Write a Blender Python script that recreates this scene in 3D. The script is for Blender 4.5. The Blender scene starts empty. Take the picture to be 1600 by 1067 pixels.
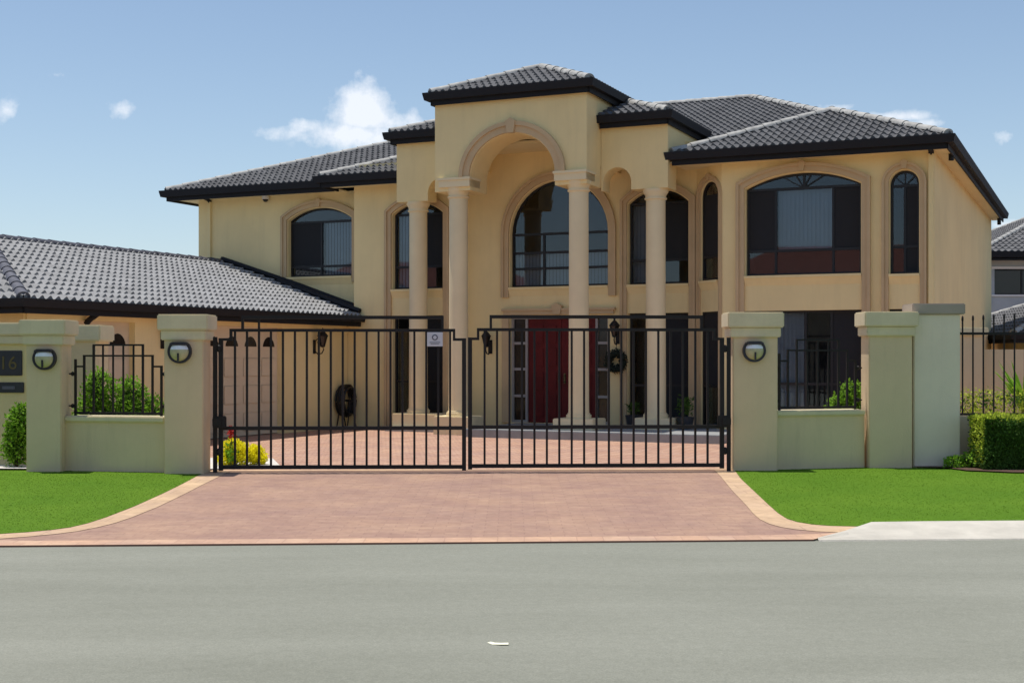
import bpy, bmesh, math, random
from mathutils import Vector, Matrix
from mathutils.geometry import tessellate_polygon
R = math.radians
random.seed(7)
scene = bpy.context.scene
C = scene.collection
# ------------------------------------------------------------------ camera
cam = bpy.data.objects.new('camera', bpy.data.cameras.new('camera'))
C.objects.link(cam)
cam.location = (0, 0, 1.6)
cam.rotation_euler = (R(90), 0, 0)
cam.data.sensor_width = 36
cam.data.lens = 2050/1600*36
cam.data.shift_y = 23.5/1600
cam.data.clip_start = 0.1
cam.data.clip_end = 2000
scene.camera = cam
# ------------------------------------------------------------------ light
SUN_EL, SX, SY = 78.0, -0.88, 0.475
EXPOSURE = 0.0
sd = Vector((SX*math.cos(R(SUN_EL)), SY*math.cos(R(SUN_EL)), math.sin(R(SUN_EL)))).normalized()
sun = bpy.data.objects.new('sun', bpy.data.lights.new('sun', 'SUN'))
C.objects.link(sun)
sun.data.energy = 4.3
sun.data.angle = R(0.5)
sun.data.color = (1.0, 0.95, 0.87)
sun.rotation_euler = sd.to_track_quat('Z', 'Y').to_euler()
scene.view_settings.view_transform = 'Standard'
scene.view_settings.look = 'None'
scene.view_settings.gamma = 1
scene.view_settings.exposure = EXPOSURE
world = bpy.data.worlds.new('World')
scene.world = world
world.use_nodes = True

class NT:
    def __init__(s, tree):
        s.t = tree; s.n = tree.nodes; s.l = tree.links
    def add(s, typ, ins=None, **props):
        nd = s.n.new(typ)
        for k, v in props.items(): setattr(nd, k, v)
        for k, v in (ins or {}).items():
            sock = nd.inputs[k]
            if hasattr(v, 'is_output') and v.is_output: s.l.new(v, sock)
            else: sock.default_value = v
        return nd
    def math(s, op, a, b=0.0, clamp=False):
        return s.add('ShaderNodeMath', {0: a, 1: b}, operation=op, use_clamp=clamp).outputs[0]
    def mix(s, fac, a, b, blend='MIX'):
        nd = s.add('ShaderNodeMix', {0: fac, 6: a, 7: b}, data_type='RGBA', blend_type=blend)
        return nd.outputs[2]

def build_world():
    nt = NT(world.node_tree)
    nt.n.clear()
    out = nt.add('ShaderNodeOutputWorld')
    sky = nt.add('ShaderNodeTexSky', sky_type='NISHITA', sun_disc=False)
    sky.sun_elevation = R(SUN_EL)
    sky.sun_rotation = math.atan2(SX, SY)
    sky.altitude = 10; sky.air_density = 1.0; sky.dust_density = 0.6; sky.ozone_density = 1.2
    tc = nt.add('ShaderNodeTexCoord')
    sep = nt.add('ShaderNodeSeparateXYZ', {0: tc.outputs['Generated']})
    x, y, z = sep.outputs
    ys = nt.math('MAXIMUM', y, 0.05)
    a = nt.math('DIVIDE', x, ys); b = nt.math('DIVIDE', z, ys)
    front = nt.math('GREATER_THAN', y, 0.1)
    noise = nt.add('ShaderNodeTexNoise', {'Vector': tc.outputs['Generated'], 'Scale': 26.0, 'Detail': 9.0, 'Roughness': 0.6}).outputs[0]
    fine = nt.add('ShaderNodeTexNoise', {'Vector': tc.outputs['Generated'], 'Scale': 70.0, 'Detail': 6.0, 'Roughness': 0.65}).outputs[0]
    n2 = nt.math('ADD', nt.math('MULTIPLY', noise, 1.35), nt.math('MULTIPLY', fine, 0.45))
    total = None
    # cumulus puffs: pixel centre of the photograph turned into a sky direction, half sizes, strength
    for (px, py, rx, ry, st) in [(572, 165, 44, 46, 1.3), (560, 212, 72, 22, .95), (635, 195, 60, 22, .7), (572, 142, 26, 24, .7), (478, 195, 26, 14, .6),
                                 (183, 168, 30, 20, .50), (8, 176, 20, 18, .6), (88, 118, 26, 8, .45), (50, 128, 60, 10, .2),
                                 (1305, 168, 28, 8, .75), (1400, 182, 50, 9, .8), (1445, 194, 40, 8, .6), (1568, 213, 22, 13, .55),
                                 (1575, 352, 60, 14, .9), (425, 205, 60, 14, .4), (1200, 170, 40, 6, .4)]:
        da = nt.math('DIVIDE', nt.math('SUBTRACT', a, (px-800)/2050), rx/2050)
        db = nt.math('DIVIDE', nt.math('SUBTRACT', b, (557-py)/2050), ry/2050)
        r2 = nt.math('ADD', nt.math('MULTIPLY', da, da), nt.math('MULTIPLY', db, db))
        g = nt.math('MULTIPLY', nt.math('POWER', 2.718, nt.math('MULTIPLY', r2, -1.0)), st)
        total = g if total is None else nt.math('MAXIMUM', total, g)
    dens = nt.math('SUBTRACT', nt.math('ADD', total, nt.math('MULTIPLY', nt.math('SUBTRACT', n2, 0.9), 1.5)), 0.33)
    dens = nt.math('MULTIPLY', dens, 1.7, clamp=True)
    gate = nt.math('MULTIPLY', total, 5.0, clamp=True)
    dens = nt.math('MULTIPLY', nt.math('MULTIPLY', dens, gate), front)
    dens = nt.math('MULTIPLY', dens, 0.85)
    # thin milky veil, denser to the horizon
    el = nt.math('MAXIMUM', z, 0.0)
    veil = nt.math('MULTIPLY', nt.math('POWER', 2.718, nt.math('MULTIPLY', el, -7.0)), 0.45)
    SK = nt.mix(veil, sky.outputs[0], (5.2, 6.9, 8.6, 1))
    col = nt.mix(dens, SK, (8.0, 8.3, 8.8, 1))
    bg = nt.add('ShaderNodeBackground', {0: col, 1: 0.122})
    nt.l.new(bg.outputs[0], out.inputs[0])
build_world()

# ------------------------------------------------------------------ materials
def pm(name, col, rough=0.8, var=0.08, vs=1.5, bump=0.0, bs=80.0, metallic=0.0, spec=0.5, stain=None, coat=0.0):
    m = bpy.data.materials.new(name); m.use_nodes = True
    nt = NT(m.node_tree); b = nt.n['Principled BSDF']
    tc = nt.add('ShaderNodeTexCoord')
    n1 = nt.add('ShaderNodeTexNoise', {'Vector': tc.outputs['Object'], 'Scale': vs, 'Detail': 6.0, 'Roughness': .6}).outputs[0]
    dark = tuple(c*(1-var*2) for c in col)+(1,); lite = tuple(min(1, c*(1+var)) for c in col)+(1,)
    rr = nt.add('ShaderNodeMapRange', {0: n1, 1: .3, 2: .7})
    c = nt.mix(rr.outputs[0], dark, lite)
    if stain:
        mp = nt.add('ShaderNodeMapping', {0: tc.outputs['Object'], 3: (3.0, 3.0, .35)})
        n3 = nt.add('ShaderNodeTexNoise', {'Vector': mp.outputs[0], 'Scale': 1.6, 'Detail': 8.0, 'Roughness': .7}).outputs[0]
        r3 = nt.add('ShaderNodeMapRange', {0: n3, 1: .5, 2: .8})
        c = nt.mix(nt.math('MULTIPLY', r3.outputs[0], stain), c, tuple(q*.6 for q in col)+(1,))
    nt.l.new(c, b.inputs['Base Color'])
    b.inputs['Roughness'].default_value = rough; b.inputs['Metallic'].default_value = metallic
    b.inputs['Specular IOR Level'].default_value = spec; b.inputs['Coat Weight'].default_value = coat
    if bump:
        n2 = nt.add('ShaderNodeTexNoise', {'Vector': tc.outputs['Object'], 'Scale': bs, 'Detail': 4.0}).outputs[0]
        bp = nt.add('ShaderNodeBump', {'Height': n2, 'Strength': bump, 'Distance': .01})
        nt.l.new(bp.outputs[0], b.inputs['Normal'])
    return m

M = {}
M['render'] = pm('cream_render', (.89, .715, .37), .9, .05, .6, .35, 60, stain=.22)
M['render_wall'] = pm('olive_cream_render', (.76, .595, .375), .9, .05, .9, .4, 60, stain=.35)
M['render_grey'] = pm('grey_green_render', (.86, .74, .58), .9, .05, .9, .4, 60, stain=.3)
M['trim'] = pm('tan_trim', (.60, .44, .25), .85, .05, 2, .3, 70)
M['cap'] = pm('cream_cap', (.74, .64, .42), .85, .06, 2, .3, 70, stain=.3)
M['cap_grey'] = pm('grey_brown_cap', (.41, .34, .28), .85, .06, 2, .3, 70)
M['column'] = pm('pink_cream_column', (.83, .70, .44), .85, .04, 1.2, .2, 70)
M['soffit'] = pm('cream_soffit', (.80, .68, .40), .8, .03, 1)
M['tile'] = pm('charcoal_tile', (.14, .139, .142), .8, .18, 3.0, .3, 90, spec=.3)
M['tile_pale'] = pm('pale_grey_tile', (.30, .298, .295), .8, .15, 3.0, .3, 90)  # paler grey than the main roof tile
M['ridge'] = pm('ridge_tile', (.42, .41, .38), .7, .2, 6, .3, 60)
M['ridge_dark'] = pm('dark_ridge_tile', (.10, .10, .12), .7, .2, 6, .3, 60)
M['gutter'] = pm('black_gutter', (.004, .0045, .008), .75, .1, 3)
M['iron'] = pm('dark_bronze_iron', (.008, .006, .006), .7, .15, 8, .2, 200)
M['frame'] = pm('black_window_frame', (.006, .006, .008), .5, .1, 5)
M['blind'] = pm('pale_blind', (.38, .43, .47), .8, .03, 2)
M['screen'] = pm('dark_fly_screen', (.010, .011, .014), .8, .05, 8)
M['room'] = pm('room_shade', (.05, .045, .04), .9)  # dark base colour stands for the unlit rooms
M['door'] = pm('dark_red_door', (.13, .011, .010), .6, .15, 3, .2, 40, spec=.25)
M['greyframe'] = pm('grey_door_frame', (.36, .33, .31), .6, .05, 3)
M['garage_door'] = pm('tan_garage_door', (.70, .57, .40), .7, .04, 2)
M['dark_glass'] = pm('dark_fan_glass', (.02, .015, .012), .15, .05, 3)
M['concrete'] = pm('pale_concrete', (.56, .52, .44), .9, .08, 3, .5, 60, stain=.3)
M['slab'] = pm('porch_tiles', (.30, .31, .31), .7, .08, 3, .2, 60)
M['trim_band'] = None
M['black_rubber'] = pm('black_hose', (.010, .010, .012), .5, .1, 10)
M['sign'] = pm('white_sign', (.62, .62, .66), .5, .03, 5)
M['ink'] = pm('sign_ink', (.12, .12, .16), .6, .03, 5)
M['plaque'] = pm('dark_plaque', (.030, .034, .045), .35, .1, 6)
M['gold'] = pm('dull_gold_numerals', (.16, .12, .045), .5, .1, 9, metallic=.3)
M['bronze'] = pm('dark_bronze', (.035, .033, .045), .4, .2, 12, metallic=.4)
M['lens'] = pm('ribbed_lens', (.50, .46, .27), .15, .08, 20)
M['lens_white'] = pm('white_lens_glass', (.85, .86, .9), .2, .02, 10)
M['white'] = pm('white_plastic', (.75, .75, .75), .4, .02, 10)
M['stone'] = pm('white_pebbles', (.72, .68, .62), .9, .15, 20, 1.0, 30)
M['soil'] = pm('brown_soil', (.10, .055, .035), .95, .2, 10, .8, 60)
M['red_flower'] = pm('red_petals', (.55, .02, .015), .7)
M['trunk'] = pm('stem_bark', (.09, .06, .035), .9)
M['dead_leaf'] = pm('dry_leaf', (.9, .88, .66), .8)
M['red_tile'] = pm('red_terracotta_tile', (.30, .10, .07), .75, .15, 4)
M['pot'] = pm('dark_glazed_pot', (.05, .05, .055), .3)
M['wreath'] = pm('dark_wreath_leaf', (.012, .022, .012), .8)
M['curb_line'] = pm('dark_joint', (.22, .11, .08), .9)

def leafmat(name, col, var=.35):
    m = bpy.data.materials.new(name); m.use_nodes = True
    nt = NT(m.node_tree); b = nt.n['Principled BSDF']
    geo = nt.add('ShaderNodeNewGeometry')
    c = nt.mix(geo.outputs['Random Per Island'], tuple(q*(1-var) for q in col)+(1,), tuple(q*(1+var) for q in col)+(1,))
    nt.l.new(c, b.inputs['Base Color']); b.inputs['Roughness'].default_value = .6; b.inputs['Specular IOR Level'].default_value = .15
    tr = nt.add('ShaderNodeBsdfTranslucent', {0: c})
    mx = nt.add('ShaderNodeMixShader', {0: .35, 1: b.outputs[0], 2: tr.outputs[0]})
    nt.l.new(mx.outputs[0], nt.n['Material Output'].inputs[0])
    return m
M['leaf'] = leafmat('green_leaf', (.22, .42, .035))
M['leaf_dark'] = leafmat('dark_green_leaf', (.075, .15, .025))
M['leaf_yellow'] = leafmat('yellow_leaf', (.92, .86, .025), .12)
M['leaf_lime'] = leafmat('lime_leaf', (.48, .56, .06), .35)
M['grass'] = leafmat('lawn_grass', (.108, .212, .012), .14)

def glassmat():
    m = bpy.data.materials.new('tinted_window_glass'); m.use_nodes = True
    nt = NT(m.node_tree); nt.n.remove(nt.n['Principled BSDF'])
    fr = nt.add('ShaderNodeFresnel', {'IOR': 1.5})
    fac = nt.math('ADD', nt.math('MULTIPLY', fr.outputs[0], .85), .012)
    tr = nt.add('ShaderNodeBsdfTransparent', {0: (.80, .83, .86, 1)})
    tc = nt.add('ShaderNodeTexCoord')
    nz = nt.add('ShaderNodeTexNoise', {'Vector': tc.outputs['Object'], 'Scale': 1.3, 'Detail': 1.0}).outputs[0]
    bp = nt.add('ShaderNodeBump', {'Height': nz, 'Strength': .0, 'Distance': .01})
    gl = nt.add('ShaderNodeBsdfGlossy', {0: (.85, .9, .95, 1), 'Roughness': .02, 'Normal': bp.outputs[0]})
    mx = nt.add('ShaderNodeMixShader', {0: fac, 1: tr.outputs[0], 2: gl.outputs[0]})
    nt.l.new(mx.outputs[0], nt.n['Material Output'].inputs[0])
    return m
M['glass'] = glassmat()

def roadmat():
    m = bpy.data.materials.new('grey_asphalt'); m.use_nodes = True
    nt = NT(m.node_tree); b = nt.n['Principled BSDF']
    tc = nt.add('ShaderNodeTexCoord'); P = tc.outputs['Object']
    mp = nt.add('ShaderNodeMapping', {0: P, 3: (.16, .8, 1)})
    streak = nt.add('ShaderNodeTexNoise', {'Vector': mp.outputs[0], 'Scale': 1.6, 'Detail': 7.0, 'Roughness': .6}).outputs[0]
    big = nt.add('ShaderNodeTexNoise', {'Vector': P, 'Scale': .35, 'Detail': 3.0}).outputs[0]
    fine = nt.add('ShaderNodeTexNoise', {'Vector': P, 'Scale': 95.0, 'Detail': 3.0, 'Roughness': .7}).outputs[0]
    med = nt.add('ShaderNodeTexNoise', {'Vector': P, 'Scale': 14.0, 'Detail': 5.0, 'Roughness': .7}).outputs[0]
    s = nt.math('ADD', nt.math('MULTIPLY', streak, .50), nt.math('ADD', nt.math('MULTIPLY', big, .25), nt.math('MULTIPLY', med, .35)))
    s = nt.add('ShaderNodeMapRange', {0: s, 1: .38, 2: .72}).outputs[0]
    c = nt.mix(s, (.205, .208, .162, 1), (.285, .286, .232, 1))
    sp = nt.add('ShaderNodeMapRange', {0: fine, 1: .35, 2: .7}).outputs[0]
    c2 = nt.mix(sp, (.82, .82, .82, 1), (1.14, 1.14, 1.14, 1))
    c = nt.mix(1.0, c, c2, 'MULTIPLY')
    nt.l.new(c, b.inputs['Base Color']); b.inputs['Roughness'].default_value = .9
    bp = nt.add('ShaderNodeBump', {'Height': fine, 'Strength': .5, 'Distance': .006})
    nt.l.new(bp.outputs[0], b.inputs['Normal'])
    return m
M['road'] = roadmat()

def brickmat(name, c1, c2, mortar, scale, bw, bh, msize=.012, rot=0.0, patch=.5):
    m = bpy.data.materials.new(name); m.use_nodes = True
    nt = NT(m.node_tree); b = nt.n['Principled BSDF']
    tc = nt.add('ShaderNodeTexCoord')
    wob = nt.add('ShaderNodeTexNoise', {'Vector': tc.outputs['Object'], 'Scale': 5.0, 'Detail': 3.0})
    off = nt.add('ShaderNodeVectorMath', {0: wob.outputs['Color'], 1: (.02, .02, .02)}, operation='MULTIPLY')
    ps = nt.add('ShaderNodeVectorMath', {0: tc.outputs['Object'], 1: off.outputs[0]}, operation='ADD')
    mp = nt.add('ShaderNodeMapping', {0: ps.outputs[0], 2: (0, 0, rot)})
    br = nt.add('ShaderNodeTexBrick', {'Vector': mp.outputs[0], 'Color1': c1, 'Color2': c2, 'Mortar': mortar, 'Scale': scale,
                                       'Mortar Size': msize, 'Mortar Smooth': .3, 'Bias': -.1, 'Brick Width': bw, 'Row Height': bh})
    n1 = nt.add('ShaderNodeTexNoise', {'Vector': tc.outputs['Object'], 'Scale': 1.1, 'Detail': 7.0, 'Roughness': .65}).outputs[0]
    n4 = nt.add('ShaderNodeTexNoise', {'Vector': tc.outputs['Object'], 'Scale': 9.0, 'Detail': 5.0, 'Roughness': .7}).outputs[0]
    r1 = nt.add('ShaderNodeMapRange', {0: n1, 1: .35, 2: .68}).outputs[0]
    tint = nt.mix(r1, (.80, .76, .80, 1), (1.10, 1.08, .98, 1))
    c = nt.mix(patch*1.6 if patch < .6 else 1.0, br.outputs[0], tint, 'MULTIPLY')
    r4 = nt.add('ShaderNodeMapRange', {0: n4, 1: .3, 2: .7}).outputs[0]
    c = nt.mix(1.0, c, nt.mix(r4, (.80, .79, .79, 1), (1.05, 1.05, 1.05, 1)), 'MULTIPLY')
    nt.l.new(c, b.inputs['Base Color']); b.inputs['Roughness'].default_value = .85
    bp = nt.add('ShaderNodeBump', {'Height': br.outputs['Fac'], 'Strength': -.4, 'Distance': .01})
    nt.l.new(bp.outputs[0], b.inputs['Normal'])
    return m
M['apron'] = brickmat('pink_stamped_concrete', (.395, .245, .178, 1), (.435, .280, .203, 1), (.345, .21, .158, 1), 1.0, .24, .12, .006)
M['paving'] = brickmat('pink_brick_pavers', (.50, .29, .20, 1), (.60, .40, .29, 1), (.34, .2, .15, 1), 1.0, .24, .12, .014, R(-24.3))
M['band'] = brickmat('tan_border_pavers', (.60, .42, .26, 1), (.66, .47, .30, 1), (.50, .34, .22, 1), 1.0, .6, .3, .008)
M['edge'] = brickmat('terracotta_edge_pavers', (.58, .37, .25, 1), (.62, .42, .29, 1), (.50, .31, .22, 1), 1.0, .23, .4, .006)

def grassbase():
    m = bpy.data.materials.new('lawn_base'); m.use_nodes = True
    nt = NT(m.node_tree); b = nt.n['Principled BSDF']
    tc = nt.add('ShaderNodeTexCoord')
    n1 = nt.add('ShaderNodeTexNoise', {'Vector': tc.outputs['Object'], 'Scale': .9, 'Detail': 6.0}).outputs[0]
    n2 = nt.add('ShaderNodeTexNoise', {'Vector': tc.outputs['Object'], 'Scale': 60.0, 'Detail': 4.0}).outputs[0]
    r1 = nt.add('ShaderNodeMapRange', {0: n1, 1: .3, 2: .7}).outputs[0]
    c = nt.mix(r1, (.088, .180, .016, 1), (.116, .212, .020, 1))
    c = nt.mix(nt.math('MULTIPLY', n2, .35), c, (.07, .16, .010, 1))
    nt.l.new(c, b.inputs['Base Color']); b.inputs['Roughness'].default_value = .9; b.inputs['Specular IOR Level'].default_value = .05
    return m
M['lawn'] = grassbase()

# ------------------------------------------------------------------ mesh helpers
class MB:
    def __init__(s, xf=None):
        s.v = []; s.f = []; s.xf = xf or Matrix.Identity(4); s.sm = False
    def add(s, vs, fs):
        o = len(s.v); s.v += [s.xf @ Vector(p) for p in vs]; s.f += [tuple(i+o for i in q) for q in fs]
        return s
    def box(s, x0, x1, y0, y1, z0, z1):
        return s.add([(x0,y0,z0),(x1,y0,z0),(x1,y1,z0),(x0,y1,z0),(x0,y0,z1),(x1,y0,z1),(x1,y1,z1),(x0,y1,z1)],
                     [(0,3,2,1),(4,5,6,7),(0,1,5,4),(1,2,6,5),(2,3,7,6),(3,0,4,7)])
    def bbox(s, x0, x1, y0, y1, z0, z1, b=.012):   # bevelled box
        bm = bmesh.new()
        bmesh.ops.create_cube(bm, size=1, matrix=Matrix.Translation(((x0+x1)/2,(y0+y1)/2,(z0+z1)/2)) @ Matrix.Diagonal((x1-x0, y1-y0, z1-z0, 1)))
        bmesh.ops.bevel(bm, geom=bm.edges[:], offset=b, segments=2, affect='EDGES')
        s.frombm(bm); return s
    def frombm(s, bm):
        bm.verts.ensure_lookup_table(); bm.verts.index_update()
        s.add([v.co.copy() for v in bm.verts], [[v.index for v in f.verts] for f in bm.faces]); bm.free()
    def lathe(s, prof, cx=0, cy=0, n=24, axis='Z', ry=1.0):
        vs = []; fs = []
        for (r, h) in prof:
            for i in range(n):
                a = 2*math.pi*i/n
                if axis == 'Z': vs.append((cx+r*math.cos(a), cy+r*math.sin(a)*ry, h))
                else: vs.append((cx+r*math.cos(a), h, cy+r*math.sin(a)*ry))
        for k in range(len(prof)-1):
            for i in range(n):
                j = (i+1) % n; q = (k*n+i, k*n+j, (k+1)*n+j, (k+1)*n+i)
                fs.append(q if axis == 'Z' else q[::-1])
        fs.append(tuple(range(n))[::-1] if axis == 'Z' else tuple(range(n)))
        e = tuple((len(prof)-1)*n+i for i in range(n)); fs.append(e if axis == 'Z' else e[::-1])
        return s.add(vs, fs)
    def tube(s, pts, r, n=8, closed=False):
        pts = [Vector(p) for p in pts]; vs = []; fs = []; m = len(pts)
        for i, p in enumerate(pts):
            a = pts[i-1] if (i or closed) else p; b = pts[(i+1) % m] if (i < m-1 or closed) else p
            d = (b-a).normalized(); q = d.orthogonal().normalized() if abs(d.z) > .99 else Vector((0,0,1)).cross(d).normalized()
            w = d.cross(q).normalized(); rr = r[i] if isinstance(r, (list, tuple)) else r
            for k in range(n):
                t = 2*math.pi*k/n; vs.append(p+(q*math.cos(t)+w*math.sin(t))*rr)
        for i in range(m if closed else m-1):
            i2 = (i+1) % m
            for k in range(n):
                k2 = (k+1) % n; fs.append((i*n+k, i*n+k2, i2*n+k2, i2*n+k))
        if not closed:
            fs.append(tuple(range(n))[::-1]); fs.append(tuple((m-1)*n+k for k in range(n)))
        return s.add(vs, fs)
    def panel(s, outer, holes, y0, th):     # polygons given as (x, z); slab from y0 to y0+th
        loops = [outer]+list(holes)
        polys = [[Vector((p[0], p[1], 0)) for p in lp] for lp in loops]
        tris = tessellate_polygon(polys)
        flat = [p for lp in loops for p in lp]; n = len(flat)
        vs = [(p[0], y0, p[1]) for p in flat]+[(p[0], y0+th, p[1]) for p in flat]
        fs = []
        for t in tris:
            a, b, c = (flat[i] for i in t)
            cr = (b[0]-a[0])*(c[1]-a[1])-(b[1]-a[1])*(c[0]-a[0])
            t = tuple(t) if cr > 0 else tuple(t)[::-1]
            fs.append(t); fs.append(tuple(i+n for i in t[::-1]))
        o = 0
        for li, lp in enumerate(loops):
            m = len(lp)
            ar = sum(lp[i][0]*lp[(i+1)%m][1]-lp[(i+1)%m][0]*lp[i][1] for i in range(m))
            for i in range(m):
                j = (i+1) % m; q = (o+i, o+i+n, o+j+n, o+j)
                if (ar > 0) == (li != 0): q = q[::-1]
                fs.append(q)
            o += m
        return s.add(vs, fs)
    def band(s, path, w, yf, yb, closed=False):   # strip of width w outside an (x, z) path running left-bottom, over, right-bottom
        off = offset(path, w); n = len(path); vs = []; fs = []
        for (p, q) in zip(path, off):
            vs += [(p[0], yf, p[1]), (q[0], yf, q[1]), (q[0], yb, q[1]), (p[0], yb, p[1])]
        for i in range(n-1):
            a = 4*i; b = a+4
            for k in range(4):
                k2 = (k+1) % 4; fs.append((a+k, b+k, b+k2, a+k2))
        fs.append((0,1,2,3)); fs.append((4*n-1,4*n-2,4*n-3,4*n-4))
        return s.add(vs, fs)
    def build(s, name, mat, parent=None, smooth=False, loc=None):
        me = bpy.data.meshes.new(name); me.from_pydata([tuple(p) for p in s.v], [], s.f); me.update()
        bm = bmesh.new(); bm.from_mesh(me); bmesh.ops.recalc_face_normals(bm, faces=bm.faces) if len(s.f) < 20000 else None; bm.to_mesh(me); bm.free()
        if smooth:
            me.polygons.foreach_set('use_smooth', [True]*len(me.polygons))
            if smooth != True: me.set_sharp_from_angle(angle=R(smooth))
        me.materials.append(M[mat] if isinstance(mat, str) else mat)
        o = bpy.data.objects.new(name, me); C.objects.link(o)
        if parent: o.parent = parent
        if loc: o.location = loc
        return o

def offset(path, w):
    out = []; n = len(path)
    for i, p in enumerate(path):
        def nrm(a, b):
            dx, dz = b[0]-a[0], b[1]-a[1]; L = math.hypot(dx, dz) or 1
            return (-dz/L, dx/L)
        ns = []
        if i > 0: ns.append(nrm(path[i-1], p))
        if i < n-1: ns.append(nrm(p, path[i+1]))
        if len(ns) == 2:
            nx, nz = ns[0][0]+ns[1][0], ns[0][1]+ns[1][1]; L = math.hypot(nx, nz) or 1; nx /= L; nz /= L
            k = 1/max(.5, nx*ns[0][0]+nz*ns[0][1])
        else: nx, nz = ns[0]; k = 1
        out.append((p[0]+nx*w*k, p[1]+nz*w*k))
    return out

def arch(u0, u1, zs, za, n=20):
    """points of an arch from left springing to right springing"""
    c = (u0+u1)/2; hw = (u1-u0)/2; rise = za-zs
    if rise > .55*hw:
        return [(c-hw*math.cos(math.pi*i/n), zs+rise*math.sin(math.pi*i/n)) for i in range(n+1)]
    Rr = (hw*hw+rise*rise)/(2*rise); a0 = math.asin(hw/Rr)
    return [(c+Rr*math.sin(-a0+2*a0*i/n), za-Rr+Rr*math.cos(-a0+2*a0*i/n)) for i in range(n+1)]
def arch_at(u0, u1, zs, za, x):
    a = arch(u0, u1, zs, za, 60)
    for p, q in zip(a, a[1:]):
        if p[0] <= x <= q[0]: return p[1]+(q[1]-p[1])*(x-p[0])/((q[0]-p[0]) or 1)
    return zs
def hole(u0, u1, z0, zs, za): return [(u0, z0), (u1, z0)]+arch(u0, u1, zs, za)[::-1] if za > zs else [(u0,z0),(u1,z0),(u1,zs),(u0,zs)]

def tag(o, label=None, cat=None, group=None, kind=None):
    if label: o['label'] = label
    if cat: o['category'] = cat
    if group: o['group'] = group
    if kind: o['kind'] = kind
    return o
def thing(name, loc, label, cat, group=None, rz=0):
    o = bpy.data.objects.new(name, None); C.objects.link(o); o.location = loc; o.rotation_euler = (0, 0, rz); o.empty_display_size = .1
    return tag(o, label, cat, group)
def struct(name, mb, mat, **k): return tag(mb.build(name, mat, **k), kind='structure')

def leaves(n, place, size, up=.3, asp=.55):
    """n leaf faces; place() gives a point, size the length"""
    vs = []; fs = []
    for i in range(n):
        p = Vector(place()); d = Vector((random.gauss(0,1), random.gauss(0,1), random.gauss(0,1)+up)).normalized()
        w = d.orthogonal().normalized(); w.rotate(Matrix.Rotation(random.uniform(0, 6.28), 3, d)); L = size*random.uniform(.6, 1.3)
        nn = d.cross(w)*L*.12
        o = len(vs); vs += [p, p+d*L*.5+w*L*asp*.5+nn, p+d*L, p+d*L*.5-w*L*asp*.5+nn]; fs += [(o, o+1, o+2), (o, o+2, o+3)]
    return vs, fs
def blobs_place(blobs, shell=.35):
    wts = [b[3]*b[4]*b[5] for b in blobs]
    def f():
        b = random.choices(blobs, wts)[0]
        d = Vector((random.gauss(0,1), random.gauss(0,1), random.gauss(0,1))).normalized()
        r = 1-shell*random.random()**1.3
        k = 1+.16*math.sin(7*d.x+3*d.z)*math.cos(6*d.y+b[0]*9)
        return (b[0]+d.x*b[3]*r*k, b[1]+d.y*b[4]*r*k, b[2]+d.z*b[5]*r*k)
    return f
def shrub(name, loc, blobs, n, size, mat, label, cat='shrub', group=None, stems=3, core='leaf_dark'):
    t = thing(name, loc, label, cat, group)
    m = MB()
    for i in range(stems):
        b = blobs[i % len(blobs)]
        m.tube([(b[0]*.25, b[1]*.25, 0), (b[0]*.6, b[1]*.6, b[2]*.5), (b[0], b[1], b[2])], [.018, .013, .006], 6)
    m.build('stem', 'trunk', t)
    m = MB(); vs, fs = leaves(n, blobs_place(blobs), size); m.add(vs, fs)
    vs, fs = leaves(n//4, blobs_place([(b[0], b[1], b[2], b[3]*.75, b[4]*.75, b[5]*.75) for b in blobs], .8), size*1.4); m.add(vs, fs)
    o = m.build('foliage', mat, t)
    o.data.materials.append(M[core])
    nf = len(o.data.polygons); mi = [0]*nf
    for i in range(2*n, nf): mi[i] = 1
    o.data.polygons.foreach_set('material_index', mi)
    return t

# ------------------------------------------------------------------ ground
def zg(y): 
    if y < 11.2: return 0
    if y < 17.5: return .05*(y-11.2)/6.3
    return max(0, .05*(1-(y-17.5)/4))
def sheet(poly, dz, sub=None):
    """flat polygon following the slope of the ground; poly (x, y)"""
    bm = bmesh.new(); bm.faces.new([bm.verts.new((p[0], p[1], 0)) for p in poly])
    for yy in [11.2+.9*i for i in range(8)]+[17.5, 21.5]:
        bmesh.ops.bisect_plane(bm, geom=bm.verts[:]+bm.edges[:]+bm.faces[:], plane_co=(0, yy, 0), plane_no=(0,1,0))
    bmesh.ops.triangulate(bm, faces=bm.faces[:])
    for v in bm.verts: v.co.z = zg(v.co.y)+dz
    for f in bm.faces:
        f.normal_update()
        if f.normal.z < 0: f.normal_flip()
    m = MB(); m.frombm(bm); return m
struct('ground', MB().box(-400, 400, -300, 600, -.30, -.03), 'soil')
struct('road', sheet([(-120, -12), (120, -12), (120, 11.95), (-120, 11.3)], -.004), 'road')
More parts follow.
